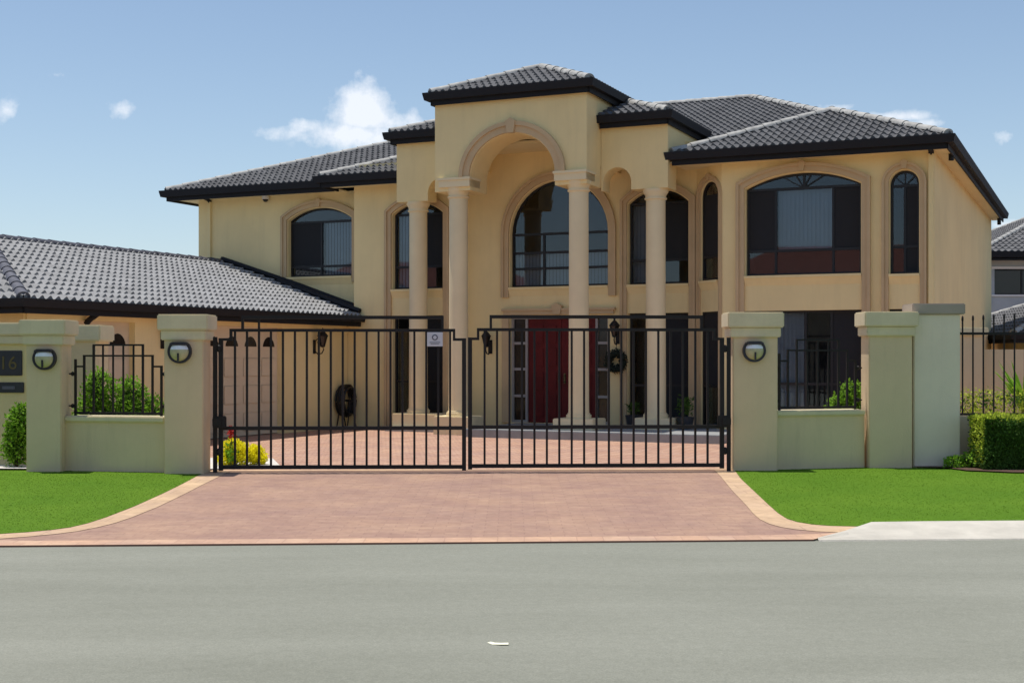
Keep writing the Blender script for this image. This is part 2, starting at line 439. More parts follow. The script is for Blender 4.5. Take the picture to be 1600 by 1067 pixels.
# apron outline measured on the photograph
bandL = [(-4.09, 17.9), (-4.08, 17.03), (-4.02, 15.9), (-3.985, 14.97), (-3.965, 13.75), (-3.99, 12.9), (-4.03, 12.45), (-4.10, 12.18), (-4.22, 12.00), (-4.40, 11.85), (-4.62, 11.74), (-5.6, 11.35)]
bandLi = [(-3.80, 17.9), (-3.78, 17.0), (-3.76, 15.9), (-3.73, 14.97), (-3.71, 13.75), (-3.74, 12.9), (-3.78, 12.5), (-3.85, 12.20), (-3.95, 11.95), (-4.08, 11.77), (-4.25, 11.62), (-4.55, 11.42)]
bandR = [(3.12, 18.3), (3.03, 17.9), (2.90, 16.6), (2.81, 15.23), (2.72, 13.89), (2.68, 13.2), (2.68, 12.78), (2.73, 12.55), (2.83, 12.38), (2.98, 12.28), (3.2, 12.24), (3.34, 12.24)]
bandRi = [(2.84, 18.3), (2.76, 17.9), (2.67, 16.6), (2.56, 15.2), (2.48, 13.9), (2.43, 13.25), (2.41, 12.75), (2.44, 12.42), (2.50, 12.22), (2.60, 12.06), (2.76, 11.93), (2.95, 11.86)]
frontL, frontR = (-4.72, 11.02), (2.62, 11.40)
def lerp(a, b, t): return (a[0]+(b[0]-a[0])*t, a[1]+(b[1]-a[1])*t)
fl = [lerp(frontL, frontR, i/12) for i in range(13)]
fi = [(p[0]+.0, p[1]+.27) for p in fl]; fi[0] = (-4.45, 11.36); fi[-1] = (2.80, 11.74)
struct('driveway', sheet(bandLi+[fi[0]]+fi[1:]+bandRi[::-1], .004), 'apron')
struct('driveway_border', sheet(bandL+bandLi[::-1], .008), 'band')
struct('driveway_border', sheet(bandR[::-1]+bandRi, .008), 'band')
struct('driveway_edge', sheet([(-5.4, 11.25)]+fl+[(3.0, 11.86)]+fi[::-1]+[(-4.55, 11.46), (-5.5, 11.42)], .012), 'edge')
mj = MB(); a0, b0 = (-5.5, 11.245), frontL; seq = [a0]+fl
for p, q in zip(seq, seq[1:]): mj.add([(p[0], p[1]-.001, -.006), (q[0], q[1]-.001, -.006), (q[0], q[1]-.001, .0125), (p[0], p[1]-.001, .0125)], [(0, 1, 2, 3)])
struct('gutter_joint', mj, 'curb_line')
struct('threshold_strip', sheet([(-3.98, 17.68), (3.05, 17.95), (3.05, 18.15), (-3.98, 17.88)], .012), 'band')
struct('threshold_joint', sheet([(-3.98, 17.56), (3.0, 17.84), (3.0, 17.87), (-3.98, 17.60)], .014), 'curb_line')
struct('courtyard_bounce_paving', sheet([(-3.99, 17.92), (3.1, 18.17), (3.1, 18.9), (9, 19), (18, 19), (22, 44), (-12, 44), (-12, 19.6), (-3.99, 19.4)], .003), 'paving')  # right side extended out of view to bounce warm light onto the house wall
# garden bed behind the left part of the fence, inside the gate
struct('garden_bed', sheet([(-7.5, 18.2), (-3.75, 18.1), (-3.30, 18.7), (-3.7, 20.3), (-4.3, 20.9), (-5.2, 19.9), (-7.5, 19.9)], .010), 'stone')
struct('garden_bed', sheet([(3.4, 18.6), (7.9, 18.9), (7.9, 20.2), (3.5, 19.6)], .010), 'soil')
# verge lawns
lawnL = [(-4.09, 17.7), (-9, 17.9), (-9, 11.6), (-5.6, 11.40)]+bandL[::-1][1:-1]
lawnR = bandR[1:-1]+[(3.28, 12.24), (3.45, 12.24), (9.6, 12.57), (9.6, 18.9), (3.15, 18.2)]
struct('lawn', sheet(lawnL, .011), 'lawn')
struct('lawn', sheet(lawnR, .011), 'lawn')
# raised pale concrete kerb to the right of the driveway
kt = [(3.30, 12.26), (3.55, 12.62), (9.6, 12.97), (9.6, 11.80), (2.74, 11.44)]
mk = MB()
kx = [2.66, 3.0, 3.35, 3.9, 5.5, 7.5, 9.6]
def kf(x): return 11.39+(x-2.66)*.053
def kb(x): return kf(x)+min(.80, max(.02, (x-2.66)*1.2))
def kh(x): return   .012+.038*min(1, max(0, (x-2.9)/.5))
sec = []
for x in kx:
    f_, b_, h_ = kf(x), kb(x), kh(x)
    d_ = b_-f_
    sec.append([(x, f_-.02, -.02), (x, f_, .010), (x, f_+d_*.25, .018), (x, f_+d_*.62, h_*.9), (x, f_+d_*.8, h_+.012), (x, b_, h_+.015), (x, b_+.02, -.02)])
for a, b_ in zip(sec, sec[1:]):
    for k in range(6): mk.add([a[k], b_[k], b_[k+1], a[k+1]], [(0, 1, 2, 3)])
struct('kerb', mk, 'concrete', smooth=40)
struct('kerb', sheet([(-9, 11.0), (-4.95, 10.93), (-4.72, 11.03), (-5.1, 11.34), (-9, 11.5)], .016), 'concrete')

def inside(p, poly):
    x, y = p; c = False
    for i in range(len(poly)):
        a = poly[i]; b = poly[i-1]
        if (a[1] > y) != (b[1] > y) and x < (b[0]-a[0])*(y-a[1])/(b[1]-a[1])+a[0]: c = not c
    return c
mg = MB(); vs = []; fs = []
random.seed(3)
for poly, box, n in ((lawnL, (-8.2, -3.9, 11.5, 17.75), 52000), (lawnR, (2.6, 8.8, 12.3, 18.8), 72000)):
    for i in range(n):
        x = random.uniform(box[0], box[1]); y = random.uniform(box[2], box[3])
        if abs(x) > .405*y+.2 or not inside((x, y), poly): continue
        h = random.uniform(.004, .010); a = random.uniform(0, 6.28); w = random.uniform(.003, .007)
        lx, ly = random.gauss(0, .014), random.gauss(0, .014)
        z0 = zg(y)+.009; o = len(vs)
        vs += [Vector((x-w*math.cos(a), y-w*math.sin(a), z0)), Vector((x+w*math.cos(a), y+w*math.sin(a), z0)), Vector((x+lx, y+ly, z0+h))]; fs.append((o, o+1, o+2))
mg.v = vs; mg.f = fs
tag(mg.build('grass', 'grass'), 'short bright green mown grass on both verges', 'grass', kind='stuff')

# ------------------------------------------------------------------ house
TH = R(-24.3)
house = thing('house', (0, 26.3, 0), 'two storey cream rendered mansion with arched portico, dark window frames and charcoal hipped roof', 'house', rz=TH)

def hiproof(u0, u1, v0, v1, z0, ridge, exclude=None, tile='tile', caps='ridge', parent=None, faces=('F','R','L'), clip=None, ridge_cap=True, pd=.155, ch=.29):
    """hip roof over a rectangle; ridge=((ru0,rv0),(ru1,rv1),z). Tiled faces as real wave geometry."""
    parent = parent or house
    A, B, Cc, Dd = Vector((u0,v0,z0)), Vector((u1,v0,z0)), Vector((u1,v1,z0)), Vector((u0,v1,z0))
    (ra, rb, rz) = ridge
    Ra, Rb = Vector((ra[0], ra[1], rz)), Vector((rb[0], rb[1], rz))
    alongu = abs(ra[1]-rb[1]) < abs(ra[0]-rb[0]) or (Ra-Rb).length < .01
    if alongu: F = dict(F=[A,B,Rb,Ra], R=[B,Cc,Rb], K=[Cc,Dd,Ra,Rb], L=[Dd,A,Ra])
    else:      F = dict(F=[A,B,Ra], R=[B,Cc,Rb,Ra], K=[Cc,Dd,Rb], L=[Dd,A,Ra,Rb])
    mb = MB()
    for key, poly in F.items():
        pp = [p for i, p in enumerate(poly) if (p-poly[i-1]).length > .001]
        if key not in faces:
            mb.add(pp, [tuple(range(len(pp)))]); continue
        e = (pp[1]-pp[0]).normalized(); nrm = (pp[1]-pp[0]).cross(pp[-1]-pp[0]).normalized(); s_ = nrm.cross(e)
        L2 = [((p-pp[0]).dot(e), (p-pp[0]).dot(s_)) for p in pp]
        amin, amax = min(q[0] for q in L2), max(q[0] for q in L2); bmax = max(q[1] for q in L2)
        step = pd/6
        bm = bmesh.new()
        nb = int(bmax/ch)+1
        for r in range(nb):
            bl, bh = r*ch-.03, (r+1)*ch-.03
            # a-range of this course inside the polygon
            lo, hi = 1e9, -1e9
            for bb in (max(0, bl), min(bmax, bh)):
                for i in range(len(L2)):
                    p, q = L2[i], L2[i-1]
                    if (p[1]-bb)*(q[1]-bb) <= 0 and abs(p[1]-q[1]) > 1e-9:
                        t = (bb-p[1])/(q[1]-p[1]); x = p[0]+(q[0]-p[0])*t; lo = min(lo, x); hi = max(hi, x)
                    if abs(p[1]-bb) < 1e-6: lo = min(lo, p[0]); hi = max(hi, p[0])
            i0 = int((lo-amin)/step)-1; i1 = int((hi-amin)/step)+2
            rows = []
            jit = random.uniform(-.004, .004)
            for kk, (b_, hh, wa) in enumerate(((bl, -.02, .02), (bl, .018+jit, .062), (bh, .004, .032))):
                row = []
                for i in range(i0, i1+1):
                    a_ = amin+i*step; wv = .5+.5*math.cos(2*math.pi*a_/pd)
                    wv = wv**1.2
                    h = hh+wa*wv
                    row.append(bm.verts.new(pp[0]+e*a_+s_*b_+nrm*h))
                rows.append(row)
            for k in range(2):
                for i in range(len(rows[0])-1):
                    bm.faces.new((rows[k][i], rows[k][i+1], rows[k+1][i+1], rows[k+1][i]))
        for i in range(len(pp)):
            p, q = pp[i-1], pp[i]
            if i == 1: continue
            d = (q-p); d.z = 0
            if d.length < 1e-6: continue
            no = Vector((d.y, -d.x, 0)).normalized()
            bmesh.ops.bisect_plane(bm, geom=bm.verts[:]+bm.edges[:]+bm.faces[:], plane_co=p, plane_no=no, clear_outer=True)
        if exclude or clip:
            dele = []
            for f in bm.faces:
                c = f.calc_center_median()
                if exclude and any(x[0] < c.x < x[1] and x[2] < c.y < x[3] for x in exclude): dele.append(f)
                elif clip and not (clip[0] < c.x < clip[1] and clip[2] < c.y < clip[3]): dele.append(f)
            bmesh.ops.delete(bm, geom=dele, context='FACES')
        mb.frombm(bm)
    me_o = mb.build('roof', tile, parent, smooth=35)
    # ridge and hip caps
    lines = [(Ra, Rb)] if (Ra-Rb).length > .05 else []
    if alongu: lines += [(A, Ra), (B, Rb), (Cc, Rb), (Dd, Ra)]
    else: lines += [(A, Ra), (B, Ra), (Cc, Rb), (Dd, Rb)]
    for p, q in lines:
        mc = MB(); L = (q-p).length; d = (q-p)/L; n = max(1, int(L/.40)); side = d.cross(Vector((0,0,1))).normalized(); up = side.cross(d).normalized()
        for i in range(n):
            s0 = p+d*(L*i/n); s1 = p+d*(L*(i+1)/n+.03); c = (s0+s1)/2
            if exclude and any(x[0] < c.x < x[1] and x[2] < c.y < x[3] for x in exclude) or (clip and not (clip[0] < c.x < clip[1] and clip[2] < c.y < clip[3])):
                if mc.v: mc.build('ridge_cap', caps, me_o, smooth=40); mc = MB()
                continue
            vs = []
            for (ps, rr) in ((s0, .108), (s1, .088)):
                for k in range(9):
                    t = math.pi*k/8; vs.append(ps+side*(rr*math.cos(t))+up*(rr*.85*math.sin(t)+.015))
            fs = [(k, k+1, k+10, k+9) for k in range(8)]+[tuple(range(9))]
            mc.add(vs, fs)
        if mc.v: mc.build('ridge_cap', caps, me_o, smooth=40)
    return me_o

def gutter(segs, z, parent=None, h=.15):
    """segs: list of (p,q) eave lines in plan, outward to the right of p->q"""
    for p, q in segs:
        m = MB(); p = Vector((p[0], p[1], 0)); q = Vector((q[0], q[1], 0)); d = (q-p).normalized(); o = Vector((d.y, -d.x, 0))
        prof = [(-.03, -h-.10), (.0, -h-.10), (.0, -h), (.10, -h), (.125, -.04), (.13, .0), (.10, .0), (.09, -.03), (-.03, -.03)]
        e0 = p-d*.0; e1 = q+d*.0
        vs = []
        for e, ext in ((e0, -1), (e1, 1)):
            for (x, zz) in prof: vs.append(e+o*x+d*(ext*max(0, x))+Vector((0,0,z+zz)))
        n = len(prof)
        fs = [(i, (i+1) % n, n+(i+1) % n, n+i) for i in range(n)]+[tuple(range(n)), tuple(range(2*n-1, n-1, -1))]
        m.add(vs, fs); m.build('gutter', 'gutter', parent or house)

ZE = 5.6
PORCH = (-3.09, 3.0, -1, 2.05)
T20 = math.tan(R(20))
hiproof(-9.87, 8.25, 1.53, 15.2, ZE, ((-3.45, 8.0), (2.9, 8.0), 7.98), exclude=[(-3.09, 3.0, 0, 2.3)], faces=('F', 'R', 'L'))
hiproof(-5.13, 3.0, .95, 9.0, ZE+.01, ((-1.15, 4.93), (-1.14, 4.93), ZE+1.5), exclude=[(-3.09, 9, 0, 9), ], faces=('F', 'L'))
hiproof(3.05, 8.25, .90, 7.0, ZE+.01, ((5.68, 3.48), (5.68, 4.6), ZE+1.07), faces=('F', 'R', 'L'), exclude=[(2.9, 8.4, 5.2, 9)])
hiproof(-3.17, 3.05, .66, 6.9, 6.40, ((-.14, 3.74), (-.05, 3.74), 6.40+1.15), faces=('F', 'R', 'L'), exclude=[(-1.74, 1.60, 0, 2.3), (-9, 9, 5.4, 9)])
hiproof(-1.78, 1.70, -.12, 3.6, 6.99, ((-.07, 1.66), (-.06, 1.66), 7.72), faces=('F', 'R', 'L'))
gutter([((-9.87, 1.53), (-5.13, 1.53)), ((-9.87, 15.1), (-9.87, 1.53))], ZE)
gutter([((-5.13, .95), (-3.10, .95)), ((-5.13, 1.7), (-5.13, .95))], ZE+.01)
gutter([((3.05, .90), (8.25, .90)), ((8.25, .90), (8.25, 15.2))], ZE+.01)
gutter([((-3.17, .66), (-1.76, .66)), ((1.62, .66), (3.05, .66)), ((3.05, .66), (3.05, 3.2)), ((-3.17, 3.2), (-3.17, .66))], 6.40)
gutter([((-1.78, -.12), (1.70, -.12)), ((1.70, -.12), (1.70, 2.4)), ((-1.78, 2.4), (-1.78, -.12))], 6.99)
# soffits
for i, (a, b, c, d) in enumerate([(-9.86, -5.12, 1.54, 2.1), (-9.86, -9.35, 2.1, 14.5), (-5.12, -3.095, .96, 1.5), (3.01, 3.95, .92, 2.0), (3.95, 8.24, .92, 1.4), (7.95, 8.24, 1.4, 15.1)]):
    MB().box(a, b, c, d, ZE-.19-.0005*i, ZE-.17).build('soffit', 'soffit', house)
for q in ((-3.16, -1.75, .67, .80, 6.20, 6.22), (1.61, 3.04, .67, .80, 6.20, 6.22), (3.0, 3.04, .80, 3.2, 6.201, 6.221),
          (-1.77, 1.69, -.11, 0, 6.79, 6.81), (1.61, 1.69, 0, 2.2, 6.791, 6.811), (-3.0, 2.9, .85, 2.0, 6.0, 6.06)):
    MB().box(*q).build('soffit', 'soffit', house)

WINS = {}
def wall(name, mb, mat='render'): return mb.build(name, mat, house)
# tower front (v 0..0.85)
o_ = [(-1.74, 4.98), (-.93, 4.98)]+arch(-.93, .93, 5.22, 6.07, 32)+[(.93, 4.98), (1.60, 4.98), (1.60, 6.80), (-1.74, 6.80)]
wall('wall', MB().panel(o_, [], 0, .78))
for q in ((1.25, 1.598, .78, 2.3, 5.42, 6.80), (-1.74, -1.40, .78, 2.3, 5.6, 6.8), (-1.4, 1.25, 2.0, 2.3, 6.06, 6.8)): wall('wall', MB().box(*q))
# wings
def wing(u0, u1, a0, a1):
    o_ = [(u0, 4.92), (a0, 4.92)]+arch(a0, a1, 5.08, 5.38, 20)+[(a1, 4.92), (u1, 4.92), (u1, 6.22), (u0, 6.22)]
    wall('wall', MB().panel(o_, [], .80, .40))
wing(1.605, 3.0, 1.64, 2.24)
wing(-3.09, -1.745, -2.33, -1.78)
for q in ((2.65, 2.998, 1.20, 1.36, 4.92, 5.5), (2.65, 2.998, 1.20, 3.6, 5.5, 6.22), (-3.088, -2.75, 1.20, 3.6, 5.5, 6.22)): wall('wall', MB().box(*q))
# main left wall (v 2.1)
W_left = (-6.75, -5.0, 3.47, 4.80, 5.07)
wall('wall', MB().panel([(-9.35, 0), (-4.4, 0), (-4.4, 5.42), (-9.35, 5.42)], [hole(*W_left)], 2.1, .28))
# projecting section (v 1.5)
W_sec = (-3.59, -2.33, 3.09, 4.74, 4.98)
D_sec = (-3.59, -2.33, .32, 2.50)
wall('wall', MB().panel([(-4.58, 0), (-2.08, 0), (-2.08, 5.9), (-4.58, 5.9)], [hole(*W_sec), hole(*D_sec, D_sec[3])], 1.5, .28))
for q in ((-4.578, -4.3, 1.78, 2.1, 0, 5.42), (-4.90, -4.579, 1.52, 2.1, 0, 2.5), (-2.36, -2.08, 1.78, 2.0, 0, 6.0)): wall('wall', MB().box(*q))
# entrance wall (v 2.0)
W_ent = (-.95, 1.31, 3.10, 4.24, 5.37)
D_ent = (-.95, 1.31, .17, 2.47)
W_r = (1.76, 3.06, 3.10, 4.78, 5.05)
D_r = (1.76, 3.06, .17, 2.50)
wall('wall', MB().panel([(-2.10, 0), (3.24, 0), (3.24, 6.0), (-2.10, 6.0)], [hole(*W_ent), hole(*D_ent, D_ent[3]), hole(*W_r), hole(*D_r, D_r[3])], 2.0, .28))
# angled facet of the bay
fa, fb = Vector((3.24, 2.0, 0)), Vector((3.92, 1.4, 0))
FL = (fb-fa).length
XF = Matrix.Translation(fa) @ Matrix.Rotation(math.atan2(fb.y-fa.y, fb.x-fa.x), 4, 'Z')
W_f = (.17, .80, 3.13, 4.80, 5.11)
D_f = (.17, .80, .17, 2.50)
wall('wall', MB(XF).panel([(0, 0), (FL, 0), (FL, 5.42), (0, 5.42)], [hole(*W_f), hole(*D_f, D_f[3])], 0, .25))
# bay front (v 1.4)
W_b = (4.40, 6.62, 3.18, 4.88, 5.15)
W_n = (7.15, 7.68, 3.15, 4.82, 5.085)
D_b = (4.30, 6.66, .10, 2.49)
D_n = (7.13, 7.70, .10, 2.49)
wall('wall', MB().panel([(3.92, 0), (7.95, 0), (7.95, 5.42), (3.92, 5.42)], [hole(*W_b), hole(*W_n), hole(*D_b, D_b[3]), hole(*D_n, D_n[3])], 1.4, .28))
for q in ((7.67, 7.948, 1.68, 14.6, 0, 5.42), (-9.348, -9.07, 2.38, 14.6, 0, 5.42), (-9.35, 7.95, 14.6, 14.88, 0, 5.42)): wall('wall', MB().box(*q))
m = MB(); m.box(-9.07, 7.67, 2.9, 14, 2.6, 2.8); m.box(-9.07, 7.67, 5.2, 5.3, 0, 5.42)
m.build('light_block_slab', 'room', house)  # added inside to block light and keep the rooms dark

# mouldings round openings
def moulding(path, xf=None, y=0, w=.15, key=True, proud=.05):
    m = MB(xf)
    m.band(offset(path, .0), w*.62, y-proud, y+.0)
    m.band(offset(path, w*.62), w*.38, y-proud-.035, y+.0)
    if key:
        top = max(path, key=lambda p: p[1]); c = (path[0][0]+path[-1][0])/2; z = top[1]
        pts = [(c-.04, z-.0), (c+.04, z-.0), (c+.07, z+w+.01), (c, z+w+.05), (c-.07, z+w+.01)]
        m.panel(pts, [], y-proud-.045, proud+.045)
    return m.build('moulding', 'trim', house)
def jamb(W, zb): return [(W[0]-.02, zb)]+[(p[0], p[1]+.02) for p in arch(W[0]-.02, W[1]+.02, W[3], W[4])]+[(W[1]+.02, zb)]
moulding(jamb(W_left, 3.32), y=2.1)
moulding(jamb(W_sec, .0), y=1.5)
moulding(jamb(W_ent, 2.88), y=2.0, w=.17)
moulding(jamb(W_r, .15), y=2.0, w=.14)
moulding(jamb(W_f, .15), XF, 0, w=.10, proud=.03)
moulding(jamb(W_b, 0), y=1.4, w=.16)
moulding(jamb(W_n, 0), y=1.4, w=.12)
# porch tower arch moulding with impost blocks
path = arch(-.945, .945, 5.24, 6.085, 32)
moulding(path, y=0, w=.22, key=False, proud=.05)
m = MB(); m.panel([(-.07, 6.07), (.07, 6.07), (.11, 6.31), (0, 6.37), (-.11, 6.31)], [], -.11, .11)
m.build('keystone', 'trim', house)
for (a, b) in ((-1.66, -.90), (.90, 1.63)):
    m = MB(); m.box(a+.03, b-.03, -.05, .45, 5.06, 5.20); m.box(a+.01, b-.01, -.075, .47, 5.20, 5.25)
    m.build('impost', 'column', house)

def sill(u0, u1, z, y, xf=None):
    a, b = u0-.015, u1+.015
    m = MB(xf); m.box(a, b, y-.075, y+.10, z-.055, z-.005)
    m.add([(a, y-.055, z-.055), (b, y-.055, z-.055), (b, y, z-.20), (a, y, z-.20), (a, y, z-.055), (b, y, z-.055)], [(0, 3, 2, 1), (0, 4, 3), (1, 2, 5), (3, 4, 5, 2), (0, 1, 5, 4)])
    m.build('window_sill', 'render', house)
for W, y in ((W_left, 2.1), (W_sec, 1.5), (W_ent, 2.0), (W_r, 2.0), (W_b, 1.4), (W_n, 1.4)): sill(W[0], W[1], W[2], y)
sill(W_f[0], W_f[1], W_f[2], 0, XF)

def window(W, y, mull=(), rails=(), spokes=0, blinds=(), screens=(), xf=None, rev=.12):
    u0, u1, z0, zs, za = W; fw = .045; yy = y+rev
    m = MB(xf)
    ring = hole(u0, u1, z0, zs, za)
    inner = hole(u0+fw, u1-fw, z0+fw, zs, za-fw) if za > zs else hole(u0+fw, u1-fw, z0+fw, zs-fw, zs-fw)
    m.panel(ring, [inner], yy, .06)
    ztr = max(rails) if rails else zs
    for (x, a, b) in mull:
        b2 = arch_at(u0, u1, zs, za, x)-.02 if b is None else b
        m.box(x-.022, x+.022, yy-.004, yy+.05, a+.01, b2)
    for z in rails: m.box(u0+.02, u1-.02, yy-.008, yy+.055, z-.025, z+.025)
    if spokes:
        c = (u0+u1)/2; zt = ztr
        for i in range(spokes):
            t = math.pi*(i+1)/(spokes+1); dx, dz = -math.cos(t), math.sin(t)
            L = .02
            while L < 2:
                x, z = c+dx*L, zt+dz*L
                if not (u0+.02 < x < u1-.02) or z > arch_at(u0, u1, zs, za, x)-.02: break
                L += .01
            nx, nz = -dz*.012, dx*.012
            m.panel([(c-nx, zt-nz), (c-nx+dx*L, zt-nz+dz*L), (c+nx+dx*L, zt+nz+dz*L), (c+nx, zt+nz)], [], yy-.002, .03)
    fr = m.build('window', 'frame', house)
    g = MB(xf); g.panel(hole(u0+.02, u1-.02, z0+.02, zs, za-.02 if za > zs else zs), [], yy+.025, .004); g.build('pane', 'glass', fr)
    for (a, b, c, d) in blinds:
        bm_ = MB(xf); x = a
        while x < b-.01:
            w = min(.085, b-x)
            bm_.add([(x, yy+.16, c), (x+w, yy+.13, c), (x+w, yy+.13, d), (x, yy+.16, d)], [(0, 1, 2, 3)]); x += .08
        bm_.build('blind', 'blind', fr)
    for (a, b, c, d) in screens:
        sm = MB(xf); sm.box(a, b, yy+.010, yy+.016, c, d); sm.build('screen', 'screen', fr)
    # added box behind, room shade painted as its dark colour
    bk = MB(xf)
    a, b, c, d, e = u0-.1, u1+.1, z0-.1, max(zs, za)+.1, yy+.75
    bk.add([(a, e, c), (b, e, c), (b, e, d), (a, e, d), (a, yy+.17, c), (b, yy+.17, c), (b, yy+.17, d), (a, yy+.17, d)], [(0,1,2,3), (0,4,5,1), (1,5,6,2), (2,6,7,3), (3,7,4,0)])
    bk.build('shade_box', 'room', fr)
    return fr
window(W_left, 2.1, mull=[(-5.90, 3.47, 4.75)], rails=(3.71, 4.75), blinds=[(-5.88, -5.02, 3.5, 4.74)], screens=[(-6.70, -5.92, 3.74, 4.73)])
window(W_sec, 1.5, mull=[(-2.96, 3.09, 4.74)], rails=(3.58, 4.74), blinds=[(-3.57, -2.97, 3.1, 4.72)], screens=[(-2.94, -2.36, 3.6, 4.72)])
window(W_ent, 2.0, mull=[(-.20, 3.10, 4.24), (.56, 3.10, 4.24)], rails=(3.50, 3.84, 4.24), blinds=[(-.93, 1.29, 3.12, 3.83)])
window(W_r, 2.0, mull=[(2.40, 3.1, 4.78)], rails=(3.60, 4.78), blinds=[(1.78, 2.39, 3.12, 4.76)], screens=[(2.42, 3.03, 3.63, 4.75)])
window(W_f, 0, rails=(3.60,), xf=XF, rev=.03, screens=[(.21, .76, 3.63, 4.85)])
window(W_b, 1.4, mull=[(4.97, 3.18, 4.86), (6.08, 3.18, 4.86), (5.52, 4.86, None)], rails=(3.66, 4.86), spokes=5, blinds=[(4.99, 6.06, 3.68, 4.84)], screens=[(4.44, 4.95, 3.69, 4.83), (6.10, 6.58, 3.69, 4.83)])
window(W_n, 1.4, mull=[(7.41, 3.15, 4.8)], rails=(3.66, 4.80), spokes=3, screens=[(7.43, 7.64, 3.18, 4.78)])
def rect(D): return (D[0], D[1], D[2], D[3], D[3])
window(rect(D_sec), 1.5, mull=[(-2.96, .32, 2.5)], rails=(1.05,), screens=[(-2.94, -2.37, .4, 2.46)])
window(rect(D_r), 2.0, mull=[(2.40, .17, 2.5)], rails=(1.0,), screens=[(2.43, 3.02, .2, 2.46)])
window(rect(D_f), 0, rails=(1.0,), xf=XF, rev=.03, screens=[(.21, .76, 1.03, 2.46)])
window(rect(D_b), 1.4, mull=[(5.55, .10, 2.49), (6.05, .10, 2.49)], rails=(1.07,), blinds=[(4.45, 5.5, .15, 2.45)], screens=[(6.07, 6.62, .15, 2.45)])
window(rect(D_n), 1.4, rails=(1.07,), screens=[(7.17, 7.66, .15, 2.45)])

# front door set
yD = 2.10
dr = MB()
for x in (-.95, -.62, 1.00, 1.27): dr.box(x, x+.05, yD-.02, yD+.10, .17, 2.47)
dr.box(-.90, 1.27, yD-.018, yD+.10, 2.41, 2.468)
for (a, b) in ((-.90, -.62), (1.05, 1.27)):
    for z in (.17, .72, 1.30, 1.86): dr.box(a, b, yD-.015, yD+.08, z, z+.055)
dr.build('door_frame', 'greyframe', house)
for (a, b) in ((-.90, -.62), (1.05, 1.27)): MB().box(a, b, yD+.03, yD+.036, .2, 2.41).build('side_light', 'dark_glass', house)
for k, (a, b) in enumerate(((-.565, .205), (.215, .995))):
    m = MB(); m.box(a, b, yD+.02, yD+.07, .18, 2.405)
    for z0, z1 in ((.30, .78), (.88, 1.28), (1.38, 1.78), (1.88, 2.28)):
        for x0, x1 in ((a+.10, a+.36), (a+.42, b-.10)):
            m.bbox(x0, x1, yD+.0, yD+.03, z0, z1, .012)
    d_ = m.build('door', 'door', house)
    hx = .14 if k == 0 else .27
    h_ = MB(); h_.box(hx, hx+.035, yD-.012, yD+.02, 1.02, 1.24); h_.tube([(hx+.018, yD-.01, 1.2), (hx+.018, yD-.05, 1.17), (hx+.018, yD-.05, 1.07), (hx+.018, yD-.01, 1.04)], .009, 6)
    h_.build('handle', 'gold', d_)
m = MB(); m.box(-1.08, 1.45, 1.93, 2.0, 2.50, 2.58); m.box(-1.12, 1.49, 1.90, 2.0, 2.58, 2.63)
m.panel([(.10, 2.5), (.26, 2.5), (.30, 2.68), (.18, 2.74), (.06, 2.68)], [], 1.88, .12)
m.box(-1.12, -.96, 1.94, 2.0, .17, 2.5)
m.build('door_surround', 'trim', house)

# porch slab, pedestals, columns
MB().bbox(-.80, 4.45, -.62, 2.0, -.05, .165, .015).build('porch_slab', 'slab', house)
MB().bbox(-3.25, -1.95, .55, 1.5, -.05, .10, .015).build('porch_slab', 'slab', house)
def column(u, v, zb, zt, r=.205):
    m = MB()
    m.lathe([(r+.045, zb), (r+.045, zb+.07), (r+.02, zb+.075), (r+.02, zb+.10), (r+.003, zb+.105)]+[(r-.012*math.sin(math.pi*.5*i/6), zb+.2+(zt-zb-.42)*i/6) for i in range(7)]+
            [(r-.004, zt-.21), (r+.02, zt-.20), (r+.02, zt-.175), (r, zt-.165), (r+.005, zt-.12), (r+.04, zt-.07), (r+.05, zt-.04), (r+.05, zt)], u, v, 40)
    m.build('column', 'column', house, smooth=35)
for u in (-1.31, 1.35): column(u, .22, .38, 5.06)
for u in (-2.68, 2.68): column(u, 1.02, .38, 4.92)
for (a, b, c, d, z) in ((-3.15, -1.98, .70, 1.36, .0), (-1.72, -.88, -.12, .62, .0), (.93, 1.78, -.12, .60, .165), (2.30, 3.08, .70, 1.36, .165)):
    m = MB(); m.bbox(a, b, c, d, z-.02, .38, .015); m.build('pedestal', 'column', house)
# downpipes
def pipe(u, v, z0, z1, out=.6):
    m = MB(); m.box(u-.045, u+.045, v-.07, v-.002, z0, z1)
    m.build('downpipe', 'render', house)
    MB().tube([(u, v-.03, z1), (u, v-.06, z1+.05), (u, v-.3, z1+.10)], .05, 8).build('pipe_outlet', 'gutter', house)
pipe(7.90, 1.4, 0, 5.35); pipe(-9.0, 2.1, 2.6, 5.35)
MB().tube([(8.20, 14.2, 5.38), (8.20, 14.2, 5.2)], .05, 8).build('pipe_outlet', 'gutter', house)
MB().tube([(8.20, 1.9, 5.45), (8.20, 1.9, 5.28)], .05, 8).build('pipe_outlet', 'gutter', house)

